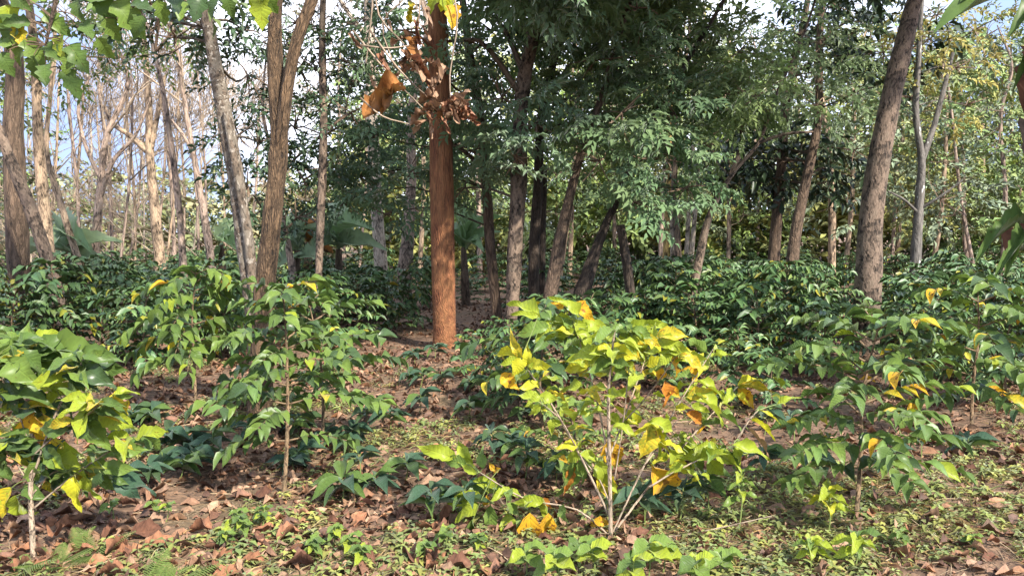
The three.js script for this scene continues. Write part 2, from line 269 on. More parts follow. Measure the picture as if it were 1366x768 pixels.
// ---------------------------------------------------------------- ground
{
  const N = 170, p = [], uv = [], ix = [], warp = (t) => Math.sign(t) * (Math.abs(t) * 14 + Math.pow(Math.abs(t), 4) * 136);
  for (let j = 0; j <= N; j++) for (let i = 0; i <= N; i++) { const x = warp(i / N * 2 - 1), z = -4 + warp(j / N * 2 - 1); p.push(x, groundY(x, z), z); uv.push(x, -z); if (i && j) { const a = (j - 1) * (N + 1) + i - 1; ix.push(a, a + N + 1, a + N + 2, a, a + N + 2, a + 1); } }
  const g = new THREE.BufferGeometry(); g.setAttribute('position', new THREE.Float32BufferAttribute(p, 3)); g.setAttribute('uv', new THREE.Float32BufferAttribute(uv, 2)); g.setIndex(ix); g.computeVertexNormals();
  const m = new THREE.Mesh(g, M.ground); m.name = 'ground'; m.userData.kind = 'structure'; m.receiveShadow = m.castShadow = true; scene.add(m);
  // fallen leaves: the largest 300 in view as pieces of the ground, the rest as litter
  const r = rng(11), lit = [[], [], []], col = [[0.31, 0.18, 0.11], [0.46, 0.30, 0.20], [0.24, 0.125, 0.08], [0.30, 0.19, 0.12], [0.36, 0.19, 0.10], [0.15, 0.085, 0.058]], mats = [M.dry, M.dryPale, M.dry, M.dryDark, M.dryDark, M.dryPale];
  let k = 0;
  const put = (px, py, s) => { const q = onGround(px, py), a = r() * 6.283; q.y += 0.012 + r() * 0.014; return basis(q, V(Math.cos(a), jit(r, 0.22), Math.sin(a)), V(jit(r, 0.4), 1, jit(r, 0.4)), s, s * (0.42 + r() * 0.25)); };
  for (let t = 0; k < 300 && t < 4000; t++) {
    const px = r() * 1366, py = 600 + Math.pow(r(), 0.8) * 175, patch = free(px / 50, py / 30, 66), left = px < 600 ? 0.95 : px < 960 ? 0.5 : 0.25;
    if (r() > left * (0.6 + patch * 2)) continue;
    leafPart(m, 'fallen_leaf', L.dry[k % 4], mats[Math.floor(r() * mats.length)], put(px, py, px < 620 ? 0.05 + r() * 0.10 : 0.05 + r() * r() * 0.1)); k++;
  }
  for (let i = 0; i < 46000; i++) {
    const d = 2.6 + Math.pow(r(), 1.15) * 13, x = jit(r, 0.80) * d + jit(r, 0.5), z = -d, y = groundY(x, z), a = r() * 6.283, s = 0.025 + r() * r() * 0.095;
    if (free(x * 1.2, z * 1.2, 33) < -0.12 * r() && r() < 0.6) continue;
    if (x > 0.8 && d < 4.6 && r() < 0.55) continue;
    const m4 = basis(V(x, y + 0.004 + r() * 0.012, z), V(Math.cos(a), jit(r, 0.25), Math.sin(a)), V(jit(r, 0.45), 1, jit(r, 0.45)), s, s * (0.4 + r() * 0.3));
    lit[i % 3].push([m4, tone(col[Math.floor(r() * 6)], r, 0.3)]);
  }
  L.dryLow.forEach((g2, i) => copies(null, 'leaf_litter', g2, M.litter, lit[i]));
  // thin sticks and straw among the litter
  const st = tube([V(0, 0, 0), V(0.04, 0.02, 0.5), V(0, 0, 1)], [0.012, 0.011, 0.006], 3, { step: 0.5, cap: false }), sl = [];
  for (let i = 0; i < 4200; i++) { const d = 2.6 + Math.pow(r(), 1.3) * 11, x = jit(r, 0.78) * d, z = -d, a = r() * 6.283, s = 0.06 + r() * r() * 0.3; sl.push([basis(V(x, groundY(x, z) + 0.008, z), V(Math.cos(a), jit(r, 0.08), Math.sin(a)), V(0, 1, 0), s, s * (r() < 0.1 ? 1.6 : 0.7)), tone([0.36, 0.27, 0.17], r, 0.45)]); }
  copies(null, 'fallen_twigs', st, new THREE.MeshStandardMaterial({ name: 'stick', color: rgb(1, 1, 1), vertexColors: true, roughness: 0.9 }), sl);
}

// ---------------------------------------------------------------- foliage sprays for crowns (one spray: a twig with its leaves, along +z)
function sprayPinnate(seed) {                             // feathery compound leaves
  const r = rng(seed), m = new Merge(), lf = leaflet(0.3, 0.25, 0.45), M4 = new THREE.Matrix4();
  for (let k = 0; k < 6; k++) {
    const s = k / 6, o = V(0, -0.06 * s * s, s * 0.34), sd = k % 2 ? 1 : -1, ax = k === 5 ? V(0, -0.1, 1) : V(sd * (0.75 + r() * 0.3), jit(r, 0.3) - 0.1, 0.75).normalize(), nn = 3 + Math.floor(r() * 2), ll = 0.15 + r() * 0.07;
    for (let i = 0; i < nn; i++) {
      const t = (i + 1) / nn, q = o.clone().addScaledVector(ax, ll * t); q.y -= 0.05 * t * t;
      const sides = i === nn - 1 ? [0] : [-1, 1];
      for (const s2 of sides) { const dir = ax.clone().applyAxisAngle(V(0, 1, 0), s2 * (0.85 + jit(r, 0.35))); dir.y += 0.1 - r() * 0.6; m.add(lf, basis(q, dir, V(jit(r, 0.6), 1, jit(r, 0.6)), 0.08 + r() * 0.04, 0.036 + r() * 0.012, M4)); }
    }
  }
  return m.build();
}
function sprayBroad(seed, { len = 0.11, wid = 0.045, n = 11, reach = 0.34, hang = 0.4 } = {}) {   // simple leaves along a twig
  const r = rng(seed), m = new Merge(), lf = [leaflet(0.3, 0.3, 0.42), leaflet(0.2, 0.15, 0.5, 0.4)], M4 = new THREE.Matrix4();
  for (let k = 0; k < n; k++) {
    const s = (k + 0.5) / n, o = V(jit(r, 0.02), -0.08 * s * s, s * reach), a = k * 2.4 + jit(r, 0.4), dir = V(Math.cos(a), Math.sin(a) * 0.55 - hang * r(), 0.55 + s * 0.6);
    m.add(lf[k % 2], basis(o, dir, V(jit(r, 0.5), 1, jit(r, 0.5)), len * (0.75 + r() * 0.45), wid * (0.8 + r() * 0.4), M4));
  }
  return m.build();
}
const SPRAY = {
  pinnate: [sprayPinnate(3), sprayPinnate(4)],
  broad: [sprayBroad(5), sprayBroad(6)],
  big: [sprayBroad(7, { len: 0.19, wid: 0.08, n: 9, reach: 0.36, hang: 0.7 }), sprayBroad(8, { len: 0.2, wid: 0.075, n: 9, reach: 0.4, hang: 0.9 })],
  far: [sprayBroad(9, { len: 0.17, wid: 0.075, n: 13, reach: 0.6 }), sprayBroad(10, { len: 0.16, wid: 0.07, n: 13, reach: 0.65 })],
};
const G = {
  blueGreen: [0.128, 0.22, 0.105], olive: [0.165, 0.25, 0.080], dark: [0.032, 0.060, 0.026], yellow: [0.27, 0.30, 0.085], pale: [0.22, 0.28, 0.14], fresh: [0.15, 0.23, 0.05], autumn: [0.33, 0.31, 0.075], grey: [0.17, 0.23, 0.14],
};
// fills clumps (ellipsoids of [centre, radius, flatness]) with sprays; keeps to shells so that the inside stays open
function foliage(parent, clumps, kind, col, dens, seed, { scale = 1, mat = M.plain, warm = 0.15, spread = 0.25 } = {}) {
  const r = rng(seed), lists = [[], []];
  for (const [c, rad, flat = 0.7] of clumps) {
    const n = Math.round(dens * Math.pow(rad, 2.2) * (kind === 'far' ? 1 : 1));
    for (let i = 0; i < n; i++) {
      const d = V(jit(r, 1), jit(r, 1), jit(r, 1)); if (d.lengthSq() > 1) { i--; continue; }
      const k = Math.pow(d.length(), 0.35); d.normalize();
      // uneven outline
      const lump = 0.75 + 0.55 * vnoise(Math.atan2(d.z, d.x) * 1.6 + 20, d.y * 2.4 + 20, 256, 256, seed);
      const q = V(d.x * rad * k * lump, d.y * rad * k * flat * lump, d.z * rad * k * lump).add(c), out = V(d.x + jit(r, 0.9), d.y * 0.4 - 0.1 + jit(r, 0.6), d.z + jit(r, 0.9)), s = scale * (0.75 + r() * 0.5);
      lists[i & 1].push([basis(q, out, V(jit(r, 0.6), 1, jit(r, 0.6)), s, s), tone(col, r, spread, warm)]);
    }
  }
  lists.forEach((l, i) => { if (l.length) copies(parent, 'crown', SPRAY[kind][i], mat, l); });
}
function twigs(parent, clumps, mat, seed, per = 7, rad = 0.008) {   // thin branching inside a crown
  const r = rng(seed), gs = [];
  for (const [c, R, flat = 0.7] of clumps) for (let i = 0; i < per; i++) {
    const d = V(jit(r, 1), jit(r, 1) * flat, jit(r, 1)).normalize().multiplyScalar(R * (0.6 + r() * 0.4)), mid = d.clone().multiplyScalar(0.5).add(V(jit(r, 0.1), jit(r, 0.1), jit(r, 0.1)).multiplyScalar(R));
    gs.push(tube([c.clone(), c.clone().add(mid), c.clone().add(d)], [rad * 1.4, rad, rad * 0.4], 4));
  }
  if (gs.length) part(parent, 'twigs', mergeGeometries(gs), mat, 'stuff');
}
// a tree whose trunk follows pixels [x, y, width] of the photograph at one distance, carried down to the ground and up to a height
const marks = [['the yellow-leaved sapling', onGround(815, 716)], ['the bushy young coffee plant', onGround(382, 656)], ['the lime-sprayed coffee plant', onGround(1138, 690)], ['the shaggy palm', onGround(1425, 545)], ['the sapling with ribbed leaves', onGround(44, 742)]];
const beside = (p) => { let b = marks[0], m = 1e9; for (const k of marks) { const e = k[1].distanceTo(p); if (e < m) { m = e; b = k; } } return (m < 1.3 ? 'close beside ' : 'a few steps from ') + b[0]; };
function tree(o) {
  const d = o.d, r = rng(o.seed ?? Math.round(o.pts[0][0] * 7 + d * 13)), P = o.pts.map(([x, y], i) => at(x, y, d + (o.dz ?? 0) * i / o.pts.length)), R = o.pts.map(([, , w]) => w * d / F / 2);
  const a = P[0], b = P[1], dir = a.clone().sub(b).normalize(); dir.y = Math.min(dir.y, -0.6);
  if (a.y > 0.05) { const g = a.clone().addScaledVector(dir, a.y / -dir.y); P.unshift(g); R.unshift(R[0] * 1.12); }
  const base = P[0].clone(); base.y = groundY(base.x, base.z); P[0].y = base.y - 0.12;
  const nBase = P[0].clone().lerp(P[1], Math.min(0.35, 0.36 / Math.max(0.31, P[0].distanceTo(P[1])))); P.splice(1, 0, nBase); R.splice(1, 0, lerp(R[0], R[1], 0.3)); R[0] *= o.flare ?? 1.55;
  if (o.top) { let e = P[P.length - 1], f = P[P.length - 2], u = e.clone().sub(f).normalize(); u.y = Math.max(u.y, 0.7); u.normalize(); const left = o.top - e.y; if (left > 0.2) { P.push(e.clone().addScaledVector(u, left * 0.5).add(V(jit(r, 0.1) * left, 0, jit(r, 0.1) * left))); R.push(R[R.length - 1] * 0.75); P.push(e.clone().addScaledVector(u, left).add(V(jit(r, 0.15) * left, 0, jit(r, 0.15) * left))); R.push(R[R.length - 1] * 0.4); } }
  if (o.mark) marks.push([o.mark, base]);
  const t = thing(o.name, o.label, o.category ?? 'tree', base, o.group), bm = B[o.bark], seg = R[0] > 0.12 ? 20 : R[0] > 0.07 ? 12 : 7;
  // radii are spaced evenly along the curve, so sample them by arc length
  const cum = [0]; for (let i = 1; i < P.length; i++) cum.push(cum[i - 1] + P[i].distanceTo(P[i - 1]));
  const tot = cum[cum.length - 1], rr = []; for (let i = 0; i <= 40; i++) { const s = i / 40 * tot; let k = 1; while (k < cum.length - 1 && cum[k] < s) k++; rr.push(lerp(R[k - 1], R[k], clamp((s - cum[k - 1]) / (cum[k] - cum[k - 1]), 0, 1))); }
  part(t, 'trunk', tube(P, rr, seg, { bumpy: o.bumpy ?? 0.07, seed: r() * 50 | 0, step: R[0] > 0.12 ? 0.07 : R[0] > 0.07 ? 0.12 : 0.3 }), bm);
  const nearest = (q) => { let best = P[1], bd = 1e9; for (let i = 1; i < P.length; i++) for (let s = 0; s <= 1; s += 0.125) { const w = P[i - 1].clone().lerp(P[i], s); if (w.y > q.y - 0.1 && w.y > base.y + 1.0) continue; if (w.y < base.y + 0.8) continue; const e = w.distanceTo(q); if (e < bd) { bd = e; best = w; } } return best; };
  for (const f of o.forks ?? []) { const fp = f.map(([x, y, , dd]) => at(x, y, d + (dd ?? 0))), fr = f.map(([, , w]) => w * d / F / 2); part(t, 'limb', tube(fp, fr, 10, { bumpy: 0.05, seed: 5, step: 0.15 }), bm); }
  const clumps = (o.clumps ?? []).map(([x, y, rad, dd = 0, flat = 0.7]) => [at(x, y, d + dd), rad * (d + dd) / F, flat]);
  for (const [x, y, z, rad, flat = 0.7] of o.above ?? []) clumps.push([V(base.x + x, y, base.z + z), rad, flat]);
  for (const [c, rad] of clumps) { const s = nearest(c), m = s.clone().lerp(c, 0.55); m.y += jit(r, 0.12) * s.distanceTo(c) + 0.05; m.x += jit(r, 0.1); const br = Math.min(R[R.length - 1] * 0.75, 0.012 + rad * 0.022); part(t, 'limb', tube([s, m, c], [br, br * 0.75, br * 0.4], 6), bm); }
  if (clumps.length) {
    twigs(t, clumps, B[o.twig ?? 'twig'], (o.seed ?? 1) + 500, o.perTwig ?? 7);
    foliage(t, clumps, o.leaf ?? 'pinnate', o.col ?? G.blueGreen, o.dens ?? 85, (o.seed ?? Math.round(o.pts[0][0])) + 900, o.leafOpt ?? {});
  }
  return { t, P, base };
}
// bare branching above a fork point: merged fine branches
function bareCrown(t, start, dir, len, rad, mat, seed, levels = 4, spread = 0.6) {
  const r = rng(seed), gs = [];
  (function grow(p, d, l, R, n) {
    const m = p.clone().addScaledVector(d, l * 0.5).add(V(jit(r, 0.07) * l, jit(r, 0.03) * l, jit(r, 0.07) * l)), e = p.clone().addScaledVector(d, l).add(V(jit(r, 0.1) * l, 0, jit(r, 0.1) * l));
    gs.push(tube([p, m, e], [R, R * 0.8, R * 0.6], n > 3 ? 5 : 3, { step: l * 0.5, cap: false }));
    if (n > 1) { const k = 2 + (r() < 0.55 ? 1 : 0); for (let i = 0; i < k; i++) { const nd = d.clone().add(V(jit(r, 1), jit(r, 0.6) + 0.15, jit(r, 1)).multiplyScalar(spread)).normalize(); grow(i === 0 ? e : p.clone().lerp(e, 0.5 + r() * 0.5), nd, l * (0.6 + r() * 0.25), Math.max(R * 0.62, 0.007), n - 1); } }
  })(start, dir.clone().normalize(), len, rad, levels);
  part(t, 'branches', mergeGeometries(gs), mat, 'stuff');
}

// ---------------------------------------------------------------- main trees
const hi = (n, seed, y0 = 5.2, y1 = 8, R = 2.2) => { const r = rng(seed), a = []; n = Math.ceil(n * 0.22); for (let i = 0; i < n; i++) a.push([jit(r, R), lerp(y0, y1, r()), jit(r, R), 0.8 + r() * 0.6]); return a; };
tree({ name: 'shade_tree', mark: 'the red-brown trunk', label: 'straight tree with smooth red-brown trunk turning orange towards its foot', d: 9.5, pts: [[594, 458, 36], [592, 400, 33], [590, 300, 31], [587, 150, 31], [583, 0, 32]], top: 9, bark: 'red', flare: 1.35, bumpy: 0.03, seed: 1,
  clumps: [[540, 40, 55, -0.3], [640, 60, 50, 0.8]], above: [[1.4, 4.45, 1.15, 0.95], [1.45, 4.6, 1.2, 1.0], [1.3, 4.4, 1.2, 0.8], [1.1, 4.35, 0.9, 0.7], [1.9, 5.0, 1.5, 0.9], ...hi(10, 2, 5.0, 9, 2.4)], dens: 105 });
const forkTree = tree({ name: 'shade_tree', mark: 'the forked ochre tree', label: 'forked tree with ochre split bark behind the young coffee plant', d: 6.0, pts: [[346, 545, 33], [352, 400, 30], [362, 300, 32], [372, 190, 33], [366, 60, 27], [369, 0, 25]], top: 8, bark: 'ochre', bumpy: 0.11, seed: 2,
  forks: [[[371, 215, 12], [376, 170, 17, -0.05], [384, 110, 16, -0.08], [397, 50, 16, -0.12], [416, 0, 16, -0.12], [440, -70, 14, -0.1]]],
  above: hi(8, 3, 4.2, 8, 2.0), leaf: 'broad', col: G.olive, dens: 110 });
tree({ name: 'shade_tree', mark: 'the lichen-blotched trunk', label: 'leaning tree with pale lichen blotches beside the forked ochre tree', d: 8.2, pts: [[338, 430, 21], [326, 330, 22], [316, 250, 21], [300, 160, 22], [289, 100, 22], [276, 30, 23]], top: 9, bark: 'lichen', seed: 3, forks: [[[340, 420, 14, -0.05], [331, 320, 14, -0.1], [314, 220, 12, -0.12], [300, 150, 8, -0.1]]],
  clumps: [[330, 100, 46, 1.5, 1], [318, 180, 44, 1.6, 1], [330, 250, 40, 1.6, 1], [325, 40, 48, 1], [270, 30, 44, 0.6], [235, 50, 38, 0.4], [215, 20, 40, 0], [165, 30, 40, 0.3], [345, 190, 40, 2.2, 1], [350, 280, 36, 2.4, 1]], above: hi(8, 4, 5.0, 8), leaf: 'broad', col: [0.06, 0.112, 0.055], dens: 130, leafOpt: { mat: M.glossy } });
tree({ name: 'slender_tree', mark: 'the slim grey tree', label: 'slim straight grey tree with banana leaves at its foot', d: 9.5, pts: [[424, 390, 12], [427, 300, 11], [431, 180, 10], [430, 20, 11]], top: 8, bark: 'flake', seed: 4,
  clumps: [[400, 90, 48, 0.8, 1], [392, 170, 48, 0.9, 1], [405, 240, 46, 1, 1], [395, 290, 36, 1, 1], [440, 220, 40, 1], [460, 30, 40, 0.5], [455, 80, 40, 0.3], [468, 150, 42, 0], [395, 30, 40, 0.5]], above: hi(6, 5), leaf: 'broad', col: [0.068, 0.122, 0.06], dens: 125, leafOpt: { mat: M.glossy } });
tree({ name: 'shade_tree', label: 'dark thin tree with crooked trunk just right of the red-brown trunk', d: 10.4, pts: [[664, 437, 13], [655, 340, 14], [648, 240, 14], [640, 150, 14], [626, 70, 13], [617, 0, 12]], top: 7.5, bark: 'brown', seed: 5,
  clumps: [[548, 150, 52, -0.1], [500, 180, 50, 0.1], [480, 235, 36, 0.3], [540, 235, 40, 0], [515, 285, 24, 0.3], [458, 270, 26, 0.6], [630, 200, 40, -0.4], [600, 110, 46, -0.2], [560, 200, 40, 0.8]], above: hi(7, 6), forks: [[[650, 230, 7], [610, 195, 5, -0.3], [575, 180, 4, -0.4]], [[648, 250, 5], [675, 190, 4, 0.1], [700, 150, 3, 0.2]]], dens: 100 });
tree({ name: 'shade_tree', mark: 'the bark-patched tree', label: 'tree with torn pale bark patches low on its trunk', d: 9.6, pts: [[683, 410, 20], [686, 340, 18], [692, 240, 18], [694, 150, 20], [704, 80, 22], [722, 0, 20]], top: 8, bark: 'flake', bumpy: 0.14, seed: 6,
  clumps: [[670, 130, 52, -0.4], [715, 165, 46, -0.5], [655, 40, 48, 0.3], [745, 30, 48, 0.4], [690, 210, 40, -0.7], [620, 250, 30, 0.5]], above: hi(7, 7), forks: [[[700, 100, 9], [678, 50, 7, 0.2], [660, 20, 6, 0.3]], [[697, 130, 8], [640, 55, 6, -0.3], [610, 55, 4, -0.4]]], dens: 100 });
tree({ name: 'shade_tree', label: 'near-black straight trunk standing close to the bark-patched tree', d: 10.2, pts: [[712, 405, 16], [713, 330, 15], [718, 250, 15], [722, 160, 15]], top: 7, bark: 'dark', seed: 7, forks: [[[722, 400, 10, 0.3], [724, 300, 10, 0.3], [727, 220, 8, 0.3]]],
  clumps: [[760, 130, 50, 0.2], [740, 80, 46, 0.5], [790, 170, 44, 0.3]], above: hi(5, 8), dens: 100, col: G.olive });
tree({ name: 'shade_tree', label: 'brown trunk leaning right with a crooked bend halfway up', d: 9.4, pts: [[731, 412, 22], [742, 350, 19], [756, 280, 17], [780, 190, 17], [806, 120, 13], [822, 60, 11]], top: 7, bark: 'brown', bumpy: 0.1, seed: 8,
  clumps: [[800, 215, 50, -0.4], [830, 150, 56, -0.4], [795, 80, 54, 0.2], [850, 70, 54, -0.1], [775, 20, 50, 0.3], [850, 10, 50, 0]], above: hi(7, 9), dens: 100, col: [0.135, 0.228, 0.092] });
tree({ name: 'shade_tree', mark: 'the thick bending trunk', label: 'thick trunk bending strongly right over the coffee shrubs', d: 9.6, pts: [[772, 415, 26], [786, 360, 23], [808, 300, 22], [826, 262, 20], [842, 215, 13], [870, 160, 10]], top: 6, bark: 'dark', bumpy: 0.12, seed: 9, forks: [[[843, 410, 13, 0.1], [836, 350, 13, 0.05], [828, 300, 12, 0]]],
  clumps: [[845, 270, 40, -0.5], [880, 210, 52, -0.4], [900, 150, 56, -0.1], [915, 250, 36, -0.3], [870, 100, 50, 0.4]], above: hi(6, 10), dens: 100, col: [0.125, 0.228, 0.098] });
tree({ name: 'slender_tree', mark: 'the thin arching trunk', label: 'thin mottled trunk arching right and forking under dark leaves', d: 10, pts: [[922, 405, 13], [932, 350, 12], [946, 290, 11], [975, 235, 11], [1012, 190, 8], [1030, 140, 6]], top: 5.5, bark: 'flake', bumpy: 0.12, seed: 10, forks: [[[975, 235, 8], [990, 190, 6, 0.1], [986, 150, 5, 0.1]], [[1012, 190, 5], [1050, 178, 4, -0.1], [1085, 176, 3, -0.1]]],
  clumps: [[950, 120, 56, -0.2], [930, 50, 56, 0.1], [985, 70, 56, 0], [1010, 130, 50, -0.4], [940, 190, 36, -0.3], [890, 20, 50, 0.2]], above: hi(6, 11), dens: 100, col: G.olive });
tree({ name: 'shade_tree', label: 'pale olive straight trunk beside the reddish leaning trunk', d: 14, pts: [[1031, 368, 19], [1036, 300, 17], [1043, 220, 16], [1049, 140, 14]], top: 8, bark: 'brown', seed: 11, bumpy: 0.04,
  clumps: [[1060, 100, 62, -1.2], [1040, 40, 66, -0.8], [1100, 60, 60, -1], [1090, 140, 52, -1.4], [1130, 130, 50, -1.3], [1140, 200, 36, -1]], above: hi(7, 12, 5.5, 9, 2.6), dens: 85, leaf: 'broad', leafOpt: { scale: 1.15 }, col: [0.15, 0.23, 0.10] });
tree({ name: 'shade_tree', mark: 'the reddish leaning trunk', label: 'reddish smooth trunk leaning right beneath a dense dark crown', d: 13, pts: [[1056, 365, 18], [1062, 310, 17], [1075, 245, 17], [1091, 165, 15]], top: 8, bark: 'brown', seed: 12, bumpy: 0.04,
  clumps: [[1010, 200, 60, 1.2, 0.6], [1060, 215, 60, 1.0, 0.6], [955, 215, 46, 1.6, 0.5], [1110, 230, 46, 0.6, 0.7], [1000, 240, 36, 1.6, 0.4], [1150, 30, 66, 0.2, 0.8], [1180, 70, 50, 0.4, 0.8], [1120, 10, 50, 0.5]], above: hi(6, 13, 5.5, 9, 2.6), dens: 75, leaf: 'big', col: G.dark, leafOpt: { mat: M.glossy, warm: 0.1 } });
tree({ name: 'shade_tree', mark: 'the stout grey-brown trunk', label: 'stout grey-brown trunk leaning right among the coffee on the sunnier side', d: 9.3, pts: [[1155, 455, 36], [1158, 380, 33], [1162, 300, 34], [1174, 210, 36], [1192, 120, 34], [1208, 50, 31], [1221, 0, 30]], top: 9.5, bark: 'flake', bumpy: 0.06, seed: 13,
  above: hi(11, 14, 5.0, 9, 2.6), dens: 80, col: G.olive });
tree({ name: 'slender_tree', mark: 'the black-and-white blotched tree', label: 'slim black-and-white blotched tree forking into a narrow Y', d: 12.5, pts: [[1221, 372, 14], [1224, 310, 14], [1228, 250, 12], [1230, 212, 12], [1222, 150, 9], [1226, 80, 8], [1229, 20, 7]], top: 6.5, bark: 'piebald', seed: 14, bumpy: 0.1, forks: [[[1230, 214, 9], [1246, 170, 7], [1262, 110, 6], [1272, 70, 4]], [[1226, 280, 4], [1255, 262, 3, -0.2], [1285, 240, 2, -0.3]], [[1226, 285, 4], [1205, 265, 3, -0.2], [1185, 255, 2, -0.2]]],
  clumps: [[1230, 60, 42, 0.2], [1275, 90, 40, 0.2], [1250, 20, 46, 0.3], [1300, 40, 42, 0.5], [1215, 130, 26, 0.2], [1290, 140, 30, 0.6]], leaf: 'broad', col: G.autumn, dens: 42, leafOpt: { spread: 0.4 } });
// ---------------------------------------------------------------- slimmer and farther trees at the left
tree({ name: 'shade_tree', mark: 'the broad dark trunk', label: 'broad dark red-brown trunk crossed by a leaning grey trunk', d: 11, pts: [[26, 388, 32], [22, 300, 28], [17, 180, 27], [16, 60, 28]], top: 9, bark: 'brown', bumpy: 0.03, seed: 15, above: hi(7, 15, 5.5, 9), col: G.olive, dens: 100 });
tree({ name: 'slender_tree', label: 'tan flaking trunk just right of the broad red-brown trunk', d: 12, pts: [[66, 370, 20], [58, 280, 19], [50, 180, 16], [46, 70, 14]], top: 8, bark: 'tan', seed: 16, clumps: [[40, 60, 50, 0], [100, 30, 54, 0.2], [80, 90, 38, 0.4], [140, 70, 44, 0.6], [180, 20, 50, 0.8], [230, 70, 34, 1], [10, 110, 40, 0.5]], leaf: 'broad', col: G.fresh, dens: 70 });
tree({ name: 'slender_tree', label: 'grey trunk leaning in over the broad red-brown trunk', d: 10, pts: [[70, 372, 19], [44, 290, 17], [16, 220, 16], [-14, 150, 15]], top: 6, bark: 'flake', seed: 17, above: hi(4, 17, 5.2, 7, 1.6), dens: 90 });
const bare = [];
bare.push([tree({ name: 'bare_tree', label: 'thin tan leafless tree bowed left beside the grey leaning trunk', d: 14, pts: [[116, 378, 11], [98, 330, 10], [80, 270, 9], [62, 205, 8], [66, 130, 6]], top: 6, bark: 'tan', seed: 18 }), [66, 130], 14, 'twigPale']);
bare.push([tree({ name: 'bare_tree', label: 'leafless tree with pinkish forking branches in front of blue sky', d: 15, pts: [[122, 380, 12], [128, 310, 11], [134, 240, 11], [142, 180, 9]], top: 5.5, bark: 'pink', seed: 19, forks: [[[131, 270, 7], [150, 215, 6], [180, 180, 4], [200, 130, 3]], [[134, 240, 6], [112, 190, 5], [104, 140, 4], [120, 100, 3]]] }), [142, 180], 15, 'twigPale']);
bare.push([tree({ name: 'bare_tree', label: 'tall tan leafless tree with wide side limbs and orange-lit trunk', d: 16, pts: [[213, 350, 16], [206, 280, 14], [199, 200, 13], [197, 120, 10], [191, 50, 8]], top: 8, bark: 'tan', seed: 20, forks: [[[199, 205, 9], [172, 180, 7], [150, 165, 6], [138, 140, 4]], [[200, 200, 8], [212, 140, 6], [220, 100, 4]]] }), [191, 50], 16, 'twigPale']);
bare.push([tree({ name: 'bare_tree', mark: 'the thin leafless stem', label: 'thin dark leafless stem rising out of the shaded coffee shrubs', d: 10.5, pts: [[246, 392, 10], [242, 320, 11], [234, 240, 9], [220, 140, 8], [206, 70, 6]], top: 6, bark: 'pink', seed: 21 }), [206, 70], 10.5, 'twig']);
bare.push([tree({ name: 'bare_tree', label: 'slim leafless tree close left of the lichen-blotched trunk', d: 15, pts: [[284, 368, 11], [274, 300, 10], [262, 230, 10], [246, 140, 7]], top: 6, bark: 'pink', seed: 22, forks: [[[262, 230, 6], [250, 190, 5], [228, 160, 4]]] }), [246, 140], 15, 'twigPale']);
bare.push([tree({ name: 'bare_tree', label: 'pale thick leafless trunk top with spreading limbs against white cloud', d: 15, pts: [[508, 352, 18], [503, 290, 17], [498, 200, 16], [494, 100, 15], [493, 30, 15]], top: 7, bark: 'pale', seed: 23, forks: [[[494, 55, 9], [470, 25, 7], [450, -5, 5]]] }), [493, 10], 15, 'twigPale']);
bare.push([tree({ name: 'bare_tree', label: 'pinkish flaky trunk behind the coffee left of the red-brown trunk', d: 14, pts: [[540, 362, 20], [545, 300, 20], [549, 230, 18], [548, 150, 14]], top: 7, bark: 'pink', seed: 24, bumpy: 0.1 }), [548, 150], 14, 'twigPale']);
bare.push([tree({ name: 'bare_tree', label: 'short slim trunk leaning left behind the forked ochre tree', d: 11, pts: [[394, 392, 12], [386, 340, 11], [378, 290, 9], [372, 240, 7]], top: 4, bark: 'pink', seed: 25 }), [372, 240], 11, 'twig']);
bare.forEach(([o, [x, y], d, m], i) => { bareCrown(o.t, at(x, y, d), V(0.1 - (i % 3) * 0.1, 1, 0), 1.0, 0.022, B[m], 60 + i, 6, 0.8); bareCrown(o.t, o.P[o.P.length - 3].clone(), V(i % 2 ? 0.8 : -0.8, 0.7, 0.2), 1.2, 0.022, B[m], 90 + i, 6, 0.75); });
